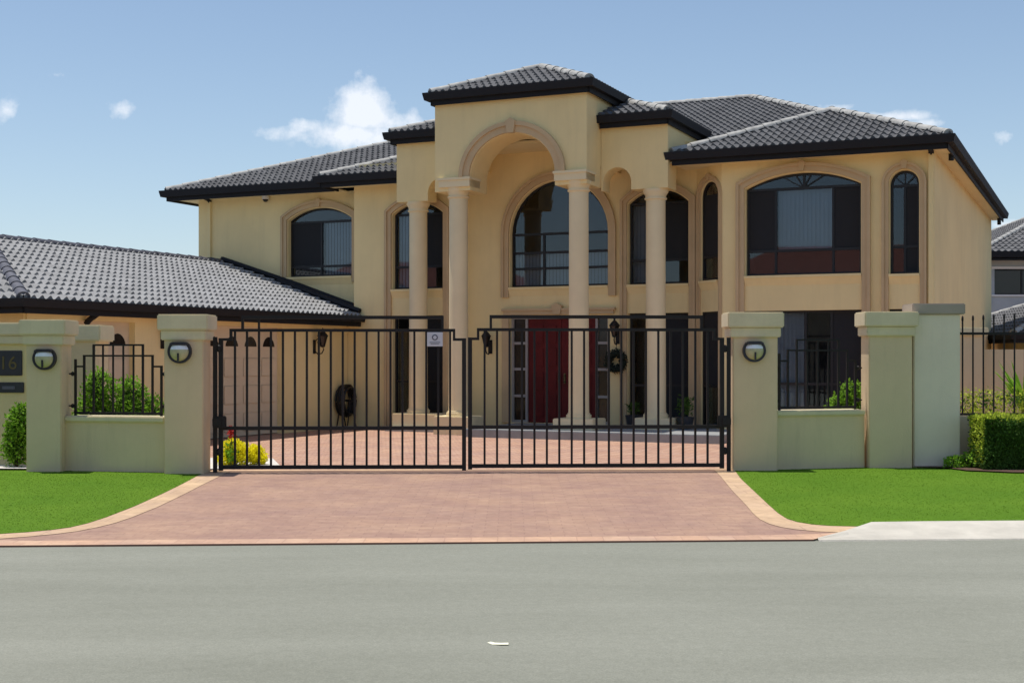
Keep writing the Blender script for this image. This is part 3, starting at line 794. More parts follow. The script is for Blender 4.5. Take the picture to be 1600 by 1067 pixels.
# ------------------------------------------------------------------ garage wing
gar = thing('garage', (0, 26.3, 0), 'single storey garage wing with pale grey tiled roof beside the courtyard', 'garage', rz=TH)
GU = -4.75
ZG = 2.5
hiproof(-12.8, -4.4, -8.6, 9.0, ZG, ((-8.6, -5.3), (-8.6, 4.0), 3.86), parent=gar, tile='tile_pale', caps='ridge_dark', faces=('F', 'R'), clip=(-13, -4.3, -9, 2.08), pd=.175, ch=.31)
gutter([((-4.4, -8.6), (-4.4, 1.52)), ((-12.8, -8.6), (-4.4, -8.6))], ZG, gar, h=.13)
MB().box(-12.7, -4.42, -8.58, 1.45, ZG-.16, ZG-.145).build('soffit', 'soffit', gar)
D1, D2 = (-8.10, -5.66), (-3.62, -1.12)
XG = Matrix.Translation((GU, 0, 0)) @ Matrix.Rotation(R(90), 4, 'Z')      # local x = v, local -y = +u
def gh(D): return [(D[0], .0), (D[1], .0), (D[1], 2.2), (D[0], 2.2)]
outl = [(-8.25, 0), (D1[0], 0), (D1[0], 2.2), (D1[1], 2.2), (D1[1], 0), (D2[0], 0), (D2[0], 2.2), (D2[1], 2.2), (D2[1], 0), (1.5, 0), (1.5, 2.36), (-8.25, 2.36)]
MB(XG).panel(outl, [], 0, .25).build('wall', 'render', gar)
m = MB(); m.box(-12.5, GU-.25, -8.25, -8.0, 0, 2.36); m.box(-12.5, -12.25, -8.0, 2.0, 0, 2.36); m.build('wall', 'render', gar)
for D in (D1, D2):
    m = MB(XG); m.box(D[0], D[1], .10, .14, .02, 2.2)
    nr = 4
    for i in range(nr):
        z0 = .02+i*.545
        for k in range(4):
            x0 = D[0]+(D[1]-D[0])*k/4
            if i < 3: m.bbox(x0+.06, x0+(D[1]-D[0])/4-.06, .085, .105, z0+.09, z0+.46, .01)
    d_ = m.build('garage_door', 'garage_door', gar)
    for k in range(4):
        c = D[0]+(D[1]-D[0])*(k+.5)/4
        pts = [(c-.20, 1.80), (c+.20, 1.80)]+[(c+.20*math.cos(t)*(1 if abs(math.cos(t)) > .3 else 1), 1.80+.20*math.sin(t)**1.25) for t in [math.pi*j/10 for j in range(1, 10)]]
        MB(XG).panel(pts, [], .09, .02).build('fan_light', 'dark_glass', d_)
    fb = MB(XG); fb.box(D[0]-.10, D[0], -.025, .0, .0, 2.30); fb.box(D[1], D[1]+.10, -.025, .0, .0, 2.30); fb.box(D[0], D[1], -.024, .0, 2.2, 2.30)
    fb.build('door_trim', 'render', gar)
# flashing along the upper wall
m = MB(); m.tube([(-8.6, 2.02, 3.95), (-6.6, 2.02, 3.33), (-4.60, 2.02, 2.66)], .07, 6); m.tube([(-6.9, 1.9, 3.38), (-4.40, 1.45, 2.62)], .06, 6); m.build('flashing', 'gutter', gar)
m = MB(); m.tube([(-4.45, -6.9, 2.38), (-4.47, -6.9, 2.30), (-4.62, -6.9, 2.22), (-4.70, -6.9, 2.15)], .05, 8); m.build('pipe_outlet', 'gutter', gar)
m = MB(); m.tube([(-4.45, -4.1, 2.38), (-4.47, -4.1, 2.28), (-4.7, -4.1, 2.2)], .045, 8); m.build('pipe_outlet', 'gutter', gar)

# ------------------------------------------------------------------ wall lanterns
def hw(u, v, z):   # house frame to world
    c, s = math.cos(TH), math.sin(TH)
    return (u*c-v*s, 26.3+u*s+v*c, z)
def lantern(label, loc, rz):
    t = thing('wall_lantern', loc, label, 'lantern', 'black carriage lanterns on the house walls', rz)
    m = MB(); m.bbox(-.05, .05, -.02, .0, -.16, .14, .008)
    pts = [(0, -.02, -.10), (0, -.10, -.17), (0, -.20, -.15), (0, -.245, -.07), (0, -.22, 0)]
    m.tube(pts, .014, 8); m.tube([(0, -.02, .10), (0, -.09, .16), (0, -.15, .11), (0, -.12, .06), (0, -.08, .09)], .011, 8)
    m.build('bracket', 'iron', t)
    m = MB(); m.lathe([(.035, -.02), (.055, .0), (.045, .015)], 0, -.22, 6); m.lathe([(.115, .21), (.12, .225), (.05, .31), (.02, .33), (.025, .36), (.004, .40)], 0, -.22, 6)
    for k in range(6):
        a = math.pi/3*k; m.tube([(.045*math.cos(a), -.22+.045*math.sin(a), .01), (.10*math.cos(a), -.22+.10*math.sin(a), .215)], .008, 5)
    m.build('lantern_frame', 'iron', t)
    m = MB(); m.lathe([(.038, .012), (.093, .21)], 0, -.22, 6); m.build('lantern_glass', 'dark_glass', t)
    return t
lantern('black scrolled wall lantern between the two garage doors', hw(GU, -5.08+.18, 1.90), TH+R(90))
lantern('black scrolled wall lantern on the garage wall near the hose reel', hw(GU, .12, 1.82), TH+R(90))
lantern('black wall lantern left of the red front door', hw(-1.42, 2.0, 1.82), TH)
lantern('black wall lantern right of the red front door above the wreath', hw(1.56, 1.93, 2.02), TH)
# wreath
wr = thing('wreath', hw(1.53, 1.93, 1.50), 'dark green round wreath hanging under the lantern beside the front door', 'wreath', rz=TH)
m = MB(); m.tube([(.17*math.cos(2*math.pi*i/24), -.05, .17*math.sin(2*math.pi*i/24)) for i in range(24)], .055, 8, closed=True)
def pl():
    a = random.uniform(0, 6.28); b = random.uniform(0, 6.28); r = .17+.07*math.cos(b)
    return (r*math.cos(a), -.05+.07*math.sin(b)*-1, r*math.sin(a))
vs, fs = leaves(900, pl, .05); m.add(vs, fs); m.build('wreath_leaves', 'wreath', wr)
m = MB(); m.tube([(0, -.02, .17), (0, -.02, .36)], .006, 5); m.build('hanging_wire', 'iron', wr)
# security camera
sc = thing('security_camera', hw(-7.33, 2.1, 5.36), 'small white dome security camera under the left eave', 'camera', rz=TH)
MB().lathe([(.03, .05), (.085, .045), (.085, -.03), (.07, -.035)], 0, -.09, 20).build('housing', 'white', sc, smooth=40)
MB().lathe([(.068, -.034), (.06, -.065), (.035, -.09), (.01, -.098)], 0, -.09, 20).build('dome', 'dark_glass', sc, smooth=True)
# hose reel
hr = thing('hose_reel', hw(GU, 1.15, 0), 'black garden hose coiled on a reel against the garage wall', 'hose reel', rz=TH+R(90))
m = MB()
for k in range(9):
    rr = random.uniform(.25, .31); dy = -.08-.025*k
    m.tube([(rr*math.cos(2*math.pi*i/28)*random.uniform(.97, 1.03), dy, .62+rr*1.15*math.sin(2*math.pi*i/28)*random.uniform(.97, 1.03)) for i in range(28)], .022, 6, closed=True)
m.build('hose', 'black_rubber', hr, smooth=True)
m = MB(); m.tube([(-.2, -.05, 0), (0, -.05, .62), (.2, -.05, 0)], .016, 6); m.tube([(-.2, -.32, 0), (0, -.30, .62), (.2, -.32, 0)], .016, 6); m.tube([(0, -.02, .62), (0, -.36, .62)], .022, 8)
m.tube([(-.2, -.05, .02), (-.2, -.32, .02)], .014, 6); m.tube([(.2, -.05, .02), (.2, -.32, .02)], .014, 6)
m.build('stand', 'iron', hr)

# ------------------------------------------------------------------ piers and boundary walls
def pier(label, x0, x1, y, ztop, mat='render_wall', capmat='cap', depth=.42, over=.075, group='rendered boundary piers', plain=False, name='gate_pillar'):
    w = x1-x0; cx = (x0+x1)/2; z0 = zg(y)-.02
    t = thing(name, (cx, y, z0), label, 'pillar', group)
    h = ztop-z0; hw_ = w/2
    cap_h = .21 if not plain else .15
    MB().bbox(-hw_, hw_, 0, depth, 0, h-cap_h, .012).build('shaft', mat, t)
    m = MB()
    if plain: m.bbox(-hw_-.03, hw_+.06, -.04, depth+.04, h-cap_h, h, .012)
    else:
        m.bbox(-hw_-over*.5, hw_+over*.5, -over*.5, depth+over*.5, h-.34, h-.205, .012)
        m.bbox(-hw_-over, hw_+over, -over, depth+over, h-.21, h, .016)
    m.build('cap', capmat, t, smooth=30)
    return t
pA = pier('far left cream pier with a round light, beside the house number wall', -6.50, -6.03, 17.55, 2.095)
pB = pier('cream gate pier with a round light carrying the left gate leaf', -4.575, -4.06, 17.25, 2.155)
pC = pier('cream gate pier with a round light carrying the right gate leaf', 2.985, 3.595, 17.75, 2.20)
pD = pier('cream pier without a light, right of the short iron panel', 4.965, 5.57, 18.25, 2.225)
pE = pier('taller grey green pier with a flat brown cap at the property edge', 5.62, 6.27, 18.35, 2.34, 'render_grey', 'cap_grey', plain=True)
def lowwall(label, x0, x1, y0, y1, ztop, mat='render_wall', cop=True, th=.30, group=None, name='boundary_wall'):
    L = math.hypot(x1-x0, y1-y0); z0 = zg(y0)-.03
    t = thing(name, (x0, y0, z0), label, 'wall', group, math.atan2(y1-y0, x1-x0))
    h = ztop-z0
    MB().box(0, L, 0, th, 0, h-(.075 if cop else 0)).build('wall', mat, t) if cop else MB().bbox(0, L, 0, th, 0, h, .01).build('wall', mat, t)
    if cop: MB().bbox(0, L, -.04, th+.04, h-.075, h, .015).build('coping', 'cap', t)
    return t
lowwall('low cream wall under the iron panel, left of the gates', -6.03, -4.60, 17.72, 17.42, .80)
lowwall('low cream wall under the iron panel, right of the gates', 3.60, 4.93, 17.93, 18.35, .86)
lowwall('low grey green wall under the spear topped fence', 6.27, 9.6, 18.60, 18.70, .76, 'render_wall', cop=False)
# wall with house number, set back to the left
nw = thing('number_wall', (-9.5, 18.9, 0), 'full height cream wall with the number plaque and letterbox slot', 'wall')
MB().box(0, 2.52, 0, .45, 0, 1.80).build('wall', 'render', nw)
m = MB(); m.bbox(-.05, 2.56, -.05, .50, 1.78, 1.90, .01); m.bbox(-.08, 2.60, -.09, .54, 1.90, 2.09, .02); m.build('cap', 'cap', nw)
np_ = thing('house_number_plaque', (-7.31, 18.9, 1.50), 'dark square plaque with the gold number 16', 'plaque')
MB().bbox(-.27, .26, -.025, 0, -.175, .185, .008).build('plate', 'plaque', np_)
def text(body, size, loc, mat, parent, name, ext=.003, sx=1.0):
    cu = bpy.data.curves.new(name, 'FONT'); cu.body = body; cu.size = size; cu.align_x = 'CENTER'; cu.align_y = 'CENTER'; cu.extrude = ext
    tmp = bpy.data.objects.new('tmp', cu); C.objects.link(tmp)
    bpy.context.view_layer.update()
    me = bpy.data.meshes.new_from_object(tmp.evaluated_get(bpy.context.evaluated_depsgraph_get()))
    bpy.data.objects.remove(tmp)
    me.transform(Matrix.Rotation(R(90), 4, 'X') @ Matrix.Diagonal((sx, 1, 1, 1)))
    me.materials.clear(); me.materials.append(M[mat])
    o = bpy.data.objects.new(name, me); C.objects.link(o); o.parent = parent; o.location = loc
    return o
text('16', .27, (.06, -.029, .0), 'gold', np_, 'numeral')
lb = thing('letterbox', (-7.31, 18.9, 1.155), 'black letterbox slot plate under the number plaque', 'letterbox')
MB().bbox(-.29, .285, -.03, 0, -.075, .075, .008).build('slot_plate', 'plaque', lb)
MB().box(-.02, .16, -.036, -.03, -.025, .02).build('slot_flap', 'ink', lb)
# second cap of the return wall behind the far left pier
rw = thing('return_wall', (-6.45, 19.0, 0), 'cream return wall running back behind the far left pier', 'wall')
MB().box(.0, .42, 0, .6, 0, 1.82).build('wall', 'render_wall', rw)
MB().bbox(-.05, .50, -.05, .65, 1.82, 2.06, .02).build('cap', 'cap', rw)

# bulkhead lights
def bulkhead(label, loc):
    t = thing('bulkhead_light', loc, label, 'wall light', 'round bulkhead lights on the piers')
    r = .155
    def dshape(rr, top, n=40):
        return [(rr*math.cos(a), rr*math.sin(a)) for a in [R(90)+2*math.pi*i/n for i in range(n)] if rr*math.sin(a) <= top+1e-6]
    def loop(rr, top):
        a0 = math.asin(min(1, top/rr)); n = 30
        return [(rr*math.cos(math.pi-a0+(math.pi+2*a0)*i/n), rr*math.sin(math.pi-a0+(math.pi+2*a0)*i/n)) for i in range(n+1)]
    m = MB(); m.panel(loop(r, .11), [], -.03, .03); 
    o_ = loop(r, .11); i_ = loop(r-.03, .088)
    m.panel(o_, [i_[::-1] if False else i_], -.065, .04)
    m.build('ring', 'bronze', t)
    # bulging lens, ribbed lower part
    def dome(z0, z1, name, mat):
        m = MB(); N = 14; K = 10; vs = []; fs = []
        rr = r-.028
        for k in range(K+1):
            z = z0+(z1-z0)*k/K; hwid = math.sqrt(max(0, rr*rr-z*z))
            for i in range(N+1):
                x = -hwid+2*hwid*i/N; d = max(0, 1-(x*x+z*z)/(rr*rr))
                vs.append((x, -.05-.075*math.sqrt(d)-(.004 if (k % 2) else 0)*(name == 'lens'), z))
        for k in range(K):
            for i in range(N): a = k*(N+1)+i; fs.append((a, a+1, a+N+2, a+N+1))
        m.add(vs, fs); m.build(name, mat, t, smooth=True)
    dome(-.125, .028, 'lens', 'lens'); dome(.028, .085, 'lens_top', 'lens_white')  # upper part of the lens is white
    m = MB(); m.panel([(-.118, .083), (.118, .083), (.112, .108), (.08, .125), (-.08, .125), (-.112, .108)], [], -.115, .115); m.build('hood', 'bronze', t)
    # vertical guard bar
    m = MB(); m.box(-.012, .012, -.130, -.115, -.12, -.02); m.build('guard_bar', 'bronze', t)
    return t
bulkhead('round bulkhead light on the far left pier', (-6.24, 17.55, 1.575))
bulkhead('round bulkhead light on the left gate pier', (-4.36, 17.25, 1.665))
bulkhead('round bulkhead light on the right gate pier', (3.27, 17.75, 1.68))

# ------------------------------------------------------------------ gates
def gate_leaf(label, x0, y0, x1, y1, z0, steps, mirror=False):
    L = math.hypot(x1-x0, y1-y0)
    t = thing('gate_leaf', (x0, y0, z0), label, 'gate', 'pair of black iron driveway gates', math.atan2(y1-y0, x1-x0))
    s1, s2 = steps; b = .026
    zb, zm, z3, z2, z1 = .085, .60, 1.765, 1.905, 2.075
    fr = MB()
    def bar(xa, xb, za, zb_, w=b, dy=0): fr.box(min(xa, xb)-0, max(xa, xb), -w+dy, w+dy, za, zb_)
    bar(0, L, zb-.03, zb+.02); bar(0, L, zm-.024, zm+.024)
    fr.box(0, .055, -.0265, .0265, zb-.05, z3); fr.box(L-.055, L, -.0265, .0265, zb-.05, z3)
    bar(0, s1+.03, z3-.0, z3+.035); bar(L-s1-.03, L, z3, z3+.035)
    bar(s1, L-s1, z2-.02, z2+.02); bar(s2, L-s2, z1-.02, z1+.025)
    for x in (s1, L-s1-.032): fr.box(x, x+.032, -.0255, .0255, z3, z2-.02)
    for x in (s2, L-s2-.032): fr.box(x, x+.032, -.0255, .0255, z2+.02, z1-.02)
    fr.build('frame', 'iron', t)
    n = 19; p0, p1 = .055, L-.055
    for i in range(n):
        x = p0+(p1-p0)*(i+1)/(n+1)
        top = z2 if s1 < x < L-s1 else z3
        if i == 2 and not mirror: top = z1
        m = MB(); m.box(x-.014, x+.014, -.0135, .0135, zb, top); m.build('bar', 'iron', t)
    return t, L
gl, LL = gate_leaf('left leaf of the black iron driveway gate, with the white notice', -3.91, 17.50, -.615, 17.58, .045, (.145, .30))
gr, LR = gate_leaf('right leaf of the black iron driveway gate, beside the right gate pier', -.590, 17.58, 2.865, 17.74, .055, (.12, .29), True)
MB().box(LL-.05, LL+.045, -.05, .035, -.045, -.005).build('drop_bolt', 'iron', gl)
ns = thing('notice_sign', (-1.03, 17.535, 1.83), 'small white notice sign fixed to the left gate leaf', 'sign')
MB().bbox(-.105, .105, -.008, .0, -.095, .095, .003).build('sign_plate', 'sign', ns)
m = MB(); m.lathe([(.040, -.0135), (.040, -.0075)], .0, .025, 20, axis='Y'); m.box(-.07, .07, -.0125, -.0075, -.045, -.037); m.box(-.055, .055, -.0125, -.0075, -.065, -.058); m.build('sign_print', 'ink', ns)
m = MB(); m.lathe([(.024, -.016), (.024, -.0134)], .0, .025, 16, axis='Y'); m.build('sign_symbol', 'sign', ns)
def gatepost(label, x, y, side):
    t = thing('gate_post', (x, y, zg(y)-.02), label, 'gate post', 'slim iron hinge posts of the gates')
    m = MB(); m.box(-.025, .025, -.025, .025, 0, 1.83); m.build('post', 'iron', t)
    for z in (.30, 1.68):
        m = MB(); m.tube([(-.05*side*-1, 0, z), (.09*side, 0, z)], .018, 8); m.lathe([(.012, z-.05), (.034, z-.03), (.034, z+.03), (.012, z+.05)], .05*side, 0, 10); m.build('hinge', 'iron', t)
    m = MB(); m.bbox(-.02 if side > 0 else -.16, .16 if side > 0 else .02, -.07, -.03, .62, .78, .01); m.bbox(-.02*side if side > 0 else -.10, .10 if side > 0 else .02, -.085, -.07, .65, .75, .005)
    m.build('gate_closer', 'iron', t)
gatepost('slim iron post between the left gate pier and gate leaf', -3.955, 17.48, 1)
gatepost('slim iron post between the right gate pier and gate leaf', 2.93, 17.74, -1)

def infill(label, x0, y0, x1, y1, z0, top, xs_step, nb):
    L = math.hypot(x1-x0, y1-y0)
    t = thing('iron_panel', (x0, y0, z0), label, 'fence panel', 'stepped iron panels above the low walls', math.atan2(y1-y0, x1-x0))
    s1, s2 = xs_step; H = top-z0; d = .145; w = .015
    fr = MB()
    fr.box(0, L, -w, w, .02, .05); 
    fr.box(0, .026, -.0155, .0155, -.0, H-2*d+.10); fr.box(L-.026, L, -.0155, .0155, 0, H-2*d+.012)
    fr.box(0, s1+.02, -w, w, H-2*d-.012, H-2*d+.012); fr.box(L-s1-.02, L, -w, w, H-2*d-.0125, H-2*d+.0125)
    fr.box(s1, L-s1, -w-.001, w+.001, H-d-.012, H-d+.012); fr.box(s2, L-s2, -w, w, H-.012, H+.012)
    for x in (s1, L-s1-.024): fr.box(x, x+.024, -.0155, .0155, .02, H-d-.012)
    for x in (s2, L-s2-.024): fr.box(x, x+.024, -.0155, .0155, .02, H-.012)
    fr.build('frame', 'iron', t)
    for i in range(nb):
        x = s2+(L-2*s2)*(i+1)/(nb+1)
        m = MB(); m.box(x-.010, x+.010, -.010, .010, .03, H-.01 if True else H-d); m.build('bar', 'iron', t)
    for (x, z) in ((.0, .13), (.0, H-2*d-.10), (L, .13), (L, H-2*d-.10)):
        sgn = -1 if x == 0 else 1; m = MB()
        m.tube([(x, 0, z), (x+.09*sgn, 0, z)], .012, 6); m.lathe([(.008, z-.03), (.024, z-.015), (.024, z+.015), (.008, z+.03)], x+.03*sgn, 0, 8)
        m.build('bracket', 'iron', t)
infill('stepped iron panel on the left low wall in front of green shrubs', -5.95, 17.85, -4.69, 17.60, .80, 1.755, (.13, .27), 4)
infill('stepped iron panel on the right low wall in front of the dark window', 3.67, 18.07, 4.83, 18.42, .86, 1.83, (.13, .27), 3)

# spear topped fence to the right
ff = thing('spear_fence', (6.30, 18.72, .76), 'black spear topped iron fence panel on the grey green low wall', 'fence', rz=.03)
m = MB(); m.box(0, 3.1, -.015, .015, .0, .035); m.box(-.03, 3.1, -.015, .015, 1.15, 1.185); m.build('rail', 'iron', ff)
for i in range(20):
    x = .13+.15*i; h = 1.35+.008*i
    m = MB(); m.tube([(x, 0, .0), (x, 0, h)], .012, 6); m.lathe([(.012, h-.01), (.017, h+.01), (.015, h+.05), (.006, h+.07)], x, 0, 8); m.build('spear_bar', 'iron', ff)

# ------------------------------------------------------------------ plants
random.seed(11)
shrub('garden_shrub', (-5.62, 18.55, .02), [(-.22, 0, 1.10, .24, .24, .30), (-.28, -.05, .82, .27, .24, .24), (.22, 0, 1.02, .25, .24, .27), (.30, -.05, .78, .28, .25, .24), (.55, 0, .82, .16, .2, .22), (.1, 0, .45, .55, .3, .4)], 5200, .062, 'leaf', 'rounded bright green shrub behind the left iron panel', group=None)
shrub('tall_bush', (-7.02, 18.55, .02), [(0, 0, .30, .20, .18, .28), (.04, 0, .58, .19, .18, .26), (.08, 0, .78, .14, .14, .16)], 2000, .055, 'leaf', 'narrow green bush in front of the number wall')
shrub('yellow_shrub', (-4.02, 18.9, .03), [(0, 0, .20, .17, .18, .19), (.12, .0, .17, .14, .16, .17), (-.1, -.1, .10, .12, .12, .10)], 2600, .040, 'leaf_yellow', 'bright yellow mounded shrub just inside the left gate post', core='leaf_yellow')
shrub('yellow_shrub', (-3.72, 19.0, .03), [(0, 0, .15, .13, .15, .14), (.10, -.02, .10, .09, .1, .09)], 1500, .040, 'leaf_yellow', 'smaller low yellow shrub on the white pebbles behind the left gate', core='leaf_yellow')
fl_ = thing('red_flower', (-4.02, 18.75, .02), 'small red flower beside the yellow shrubs at the left gate post', 'flower')
m = MB(); m.tube([(0, 0, 0), (.01, 0, .42)], .006, 5); m.build('stalk', 'trunk', fl_)
m = MB(); vs, fs = leaves(90, blobs_place([(.01, 0, .50, .045, .045, .10)], .6), .05); m.add(vs, fs); m.build('petals', 'red_flower', fl_)
m = MB(); vs, fs = leaves(150, blobs_place([(0, 0, .2, .08, .08, .16)], .6), .06); m.add(vs, fs); m.build('leaves', 'leaf', fl_)
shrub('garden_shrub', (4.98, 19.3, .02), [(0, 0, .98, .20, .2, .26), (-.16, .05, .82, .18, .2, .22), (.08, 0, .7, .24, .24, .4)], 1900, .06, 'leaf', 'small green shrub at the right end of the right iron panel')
# box hedge
hd = thing('clipped_hedge', (7.28, 18.02, .03), 'square clipped dark green hedge in front of the spear topped fence', 'hedge')
def hp():
    f = random.random(); x, y, z = random.uniform(-.88, .9), random.uniform(-.32, .32), random.uniform(.03, .72)
    q = random.random()
    if q < .38: y = -.32+random.uniform(-.01, .04)
    elif q < .66: z = .72+random.uniform(-.05, .02)
    elif q < .82: x = -.88+random.uniform(-.02, .05)
    k = .05*math.sin(9*x)*math.sin(8*z)
    return (x+k*.5, y+k, z+k*.4)
m = MB(); m.bbox(-.80, .84, -.25, .28, .05, .64, .08); m.build('core', 'leaf_dark', hd)
m = MB(); vs, fs = leaves(13000, hp, .045, up=.5); m.add(vs, fs); m.build('foliage', 'leaf_dark', hd)
def hp2():
    x, y = random.uniform(-.9, .9), random.uniform(-.33, .30)
    if random.random() < .18: return (-.90+random.uniform(-.02, .02), random.uniform(-.3, .3), random.uniform(.1, .75))
    return (x, y, .735+.05*math.sin(9*x)*math.sin(5*y)*.4+random.uniform(-.03, .025))
m = MB(); vs, fs = leaves(5200, hp2, .042, up=.8); m.add(vs, fs); m.build('lit_foliage', 'leaf_lime', hd)  # lighter lime leaves stand in for sun on the top and left side
m = MB(); m.tube([(0, 0, 0), (0, 0, .2)], .03, 6); m.tube([(.4, 0, 0), (.4, 0, .2)], .03, 6); m.tube([(-.4, 0, 0), (-.4, 0, .2)], .03, 6); m.build('stem', 'trunk', hd)
struct('hedge_bed', sheet([(5.62, 18.28), (6.0, 18.05), (6.1, 17.6), (6.6, 17.3), (9.6, 17.3), (9.6, 18.6), (5.62, 18.5)], .030), 'soil')
shrub('small_plant', (6.25, 18.12, .03), [(-.15, 0, .10, .14, .12, .10), (.08, 0, .13, .15, .12, .12)], 420, .055, 'leaf', 'small low green plant at the foot of the grey green pier', stems=2)
# planting behind the spear fence
random.seed(5)
bl = [(x, random.uniform(-.2, .3), random.uniform(.75, .92), .28, .3, .22) for x in (-.9, -.5, -.1, .3, .7, 1.1, 1.5)]
shrub('flowering_shrub', (7.65, 19.6, 0), bl+[(x, 0, .45, .35, .3, .4) for x in (-.7, 0, .7, 1.3)], 5200, .045, 'leaf_lime', 'fine lime green shrub massed behind the spear topped fence', stems=6)
pl_ = thing('strap_leaf_plant', (8.05, 20.6, 0), 'dark green strap leaved plant rising behind the spear fence', 'plant')
m = MB()
for k in range(70):
    a = random.uniform(0, 6.28); L = random.uniform(.6, 1.1); le = random.uniform(.3, 1.0)
    pts = []
    for i in range(7):
        s = i/6; rr = L*le*s*.75; zz = .70+L*(s*1.0-.45*le*s*s)
        pts.append(Vector((rr*math.cos(a), rr*math.sin(a), zz)))
    sd_ = Vector((-math.sin(a), math.cos(a), 0)); vs = []; fs = []
    for i, p in enumerate(pts):
        w = .035*math.sin(math.pi*(.12+.86*i/6)); vs += [p-sd_*w, p+sd_*w]
        if i: fs.append((2*i-2, 2*i-1, 2*i+1, 2*i))
    m.add(vs, fs)
m.build('foliage', 'leaf', pl_)
m = MB(); m.tube([(0, 0, 0), (0, 0, .75)], [.07, .05], 8); m.build('trunk', 'trunk', pl_)
shrub('garden_shrub', (8.35, 20.3, 0), [(0, 0, 1.25, .28, .3, .45), (.15, 0, 1.6, .22, .25, .35), (.1, 0, .8, .3, .3, .4)], 2600, .07, 'leaf_dark', 'tall dark leafy shrub at the right edge behind the spear topped fence')
# pots in the porch
def pot(label, loc, n, sz, h):
    t = thing('potted_plant', loc, label, 'potted plant', 'potted plants in the porch')
    MB().lathe([(.10, 0), (.14, .04), (.17, .2), (.18, .24), (.15, .24), (.14, .2)], 0, 0, 20).build('pot', 'pot', t, smooth=40)
    m = MB(); vs, fs = leaves(n, blobs_place([(0, 0, .24+h*.5, sz, sz, h*.5)], .8), .10, up=1.0, asp=.35); m.add(vs, fs); m.build('foliage', 'leaf_dark', t)
pot('potted green plant right of the right porch column', hw(3.25, 1.15, .165), 160, .2, .40)
pot('small potted plant in front of the dark window left of the right porch column', hw(2.05, 1.5, .165), 90, .13, .25)

# dry leaf on the road
lf = tag(MB().add([(0,.05,.004), (.03,.0,.004), (.08,-.02,.008), (.12,-.02,.008), (.12,.012,.012), (.08,.015,.010), (.045,.03,.008), (.02,.065,.006)], [(0,1,6,7), (1,2,5,6), (2,3,4,5)]).build('fallen_leaf', 'dead_leaf', loc=(-.14, 7.31, -.006)), 'small pale dry leaf lying on the grey road', 'leaf')

# ------------------------------------------------------------------ neighbour on the right
M["nbwall"] = pm("grey_blue_wall", (.42, .47, .50), .9)
nb_ = thing('neighbour_house', (21.5, 50, 0), 'neighbouring grey blue house with dark tiled roof at the right edge', 'house', rz=0)
hiproof(-5.7, 9, -5.6, 6, 5.15, ((-.5, .2), (3.5, .2), 7.35), parent=nb_, faces=('F', 'L'), pd=.22)
gutter([((-5.7, -5.6), (9, -5.6)), ((-5.7, 6), (-5.7, -5.6))], 5.15, nb_, h=.2)
m = MB(); m.panel([(-5.1, 0), (8.4, 0), (8.4, 4.95), (-5.1, 4.95)], [[(-4.95, 3.72), (-3.0, 3.72), (-3.0, 4.6), (-4.95, 4.6)]], -5.0, .25); m.box(-5.1, -4.85, -4.75, 5.5, 0, 4.95)
m.build('wall', 'nbwall' if 'nbwall' in M else 'render_grey', nb_)
m = MB(); m.box(-5.05, -2.9, -5.03, -5.0, 4.6, 4.68); m.box(-5.05, -2.9, -5.05, -5.0, 3.66, 3.72); m.build('window_trim', 'white', nb_)
w_ = MB().panel([(-4.95, 3.72), (-3.0, 3.72), (-3.0, 4.6), (-4.95, 4.6)], [[(-4.9, 3.77), (-4.0, 3.77), (-4.0, 4.55), (-4.9, 4.55)], [(-3.95, 3.77), (-3.05, 3.77), (-3.05, 4.55), (-3.95, 4.55)]], -4.9, .05).build('window', 'frame', nb_)
MB().box(-4.95, -3.0, -4.87, -4.86, 3.72, 4.6).build('pane', 'dark_glass', w_)
MB().box(-5.7, 8.4, -5.6, -5.0, 4.93, 4.96).build('soffit', 'soffit', nb_)
ns_ = thing('neighbour_outbuilding', (16.2, 38, 0), 'neighbouring single storey wing with dark tiles behind the garden wall', 'building')
hiproof(-3.2, 6, -4, 4, 2.2, ((1, 0), (3, 0), 3.75), parent=ns_, faces=('F', 'L'), pd=.2)
gutter([((-3.2, -4), (6, -4)), ((-3.2, 4), (-3.2, -4))], 2.2, ns_)
m = MB(); m.box(-2.7, 5.5, -3.5, 3.5, 0, 2.05); m.build('wall', 'render', ns_)
MB().box(-.9, -.7, -3.56, -3.5, 0, 2.0).build('downpipe', 'frame', ns_)
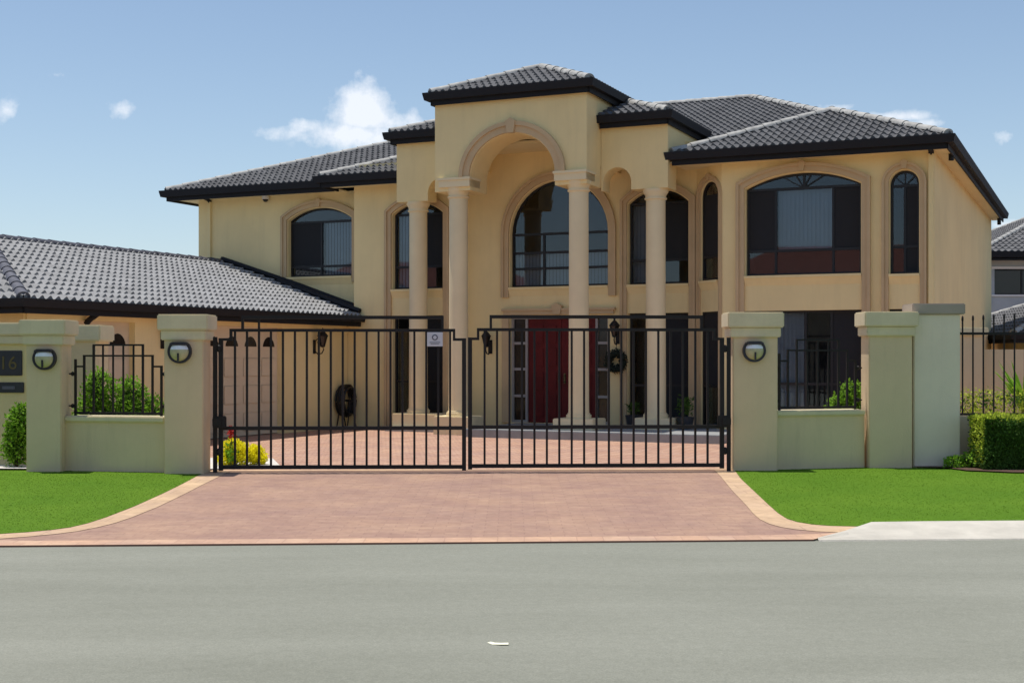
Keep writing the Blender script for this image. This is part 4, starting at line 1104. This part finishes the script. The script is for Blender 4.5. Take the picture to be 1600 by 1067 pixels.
gw = thing('garden_wall', (9.9, 28, 0), 'rendered garden wall with pale coping seen through the spear fence', 'wall')
MB().box(0, 8, 0, .25, 0, 1.5).build('wall', 'render_wall', gw)
MB().bbox(-.05, 8.05, -.05, .3, 1.5, 1.62, .015).build('coping', 'cap', gw)
gp = thing('garden_pillar', (7.62, 22, 0), 'short rendered garden pillar with cream cap behind the fence', 'pillar')
MB().box(-.35, .30, 0, .4, 0, 1.95).build('shaft', 'render_wall', gp)
MB().bbox(-.40, .36, -.05, .45, 1.95, 2.09, .015).build('cap', 'cap', gp)
gw2 = thing('side_wall', (7.9, 22.2, 0), 'olive rendered side wall running back behind the fence', 'wall')
MB().box(0, 2.2, 0, .2, 0, 1.72).build('wall', 'render_wall', gw2)

# ------------------------------------------------------------------ houses across the street (seen mirrored in the upper windows)
M['red_wall'] = pm('buff_wall', (.45, .35, .25), .9)
def opposite(label, loc, rz, w, ze, zr):
    t = thing('red_roofed_house', loc, label, 'house', 'red roofed houses across the street', rz)
    m = MB(); m.box(-w/2, w/2, -4.5, 4.5, 0, ze-.1); m.build('wall', 'red_wall', t)
    a = w/2+.6
    m = MB(); m.add([(-a,-5.1,ze), (a,-5.1,ze), (a,5.1,ze), (-a,5.1,ze), (-a+5,0,zr), (a-5,0,zr), (-a,-5.1,ze-.15), (a,-5.1,ze-.15), (a,5.1,ze-.15), (-a,5.1,ze-.15)],
        [(0,1,5,4), (1,2,5), (2,3,4,5), (3,0,4), (6,7,1,0), (7,8,2,1), (8,9,3,2), (9,6,0,3), (9,8,7,6)]); m.build('roof', 'red_tile', t)
    m = MB(); m.box(-3, -1.2, 4.5, 4.54, 1.0, 2.2); m.box(1.5, 3.4, 4.5, 4.54, 1.0, 2.2); m.build('window', 'dark_glass', t)
    m = MB(); m.box(-.4, .5, 4.5, 4.55, 0, 2.1); m.build('door', 'door', t)
opposite('red roofed house across the street behind the viewpoint', (-17, -12, 0), R(-35), 19, 4.6, 7.3)
opposite('red roofed house further along the street to the left', (-38, 2, 0), R(-62), 17, 4.2, 6.9)
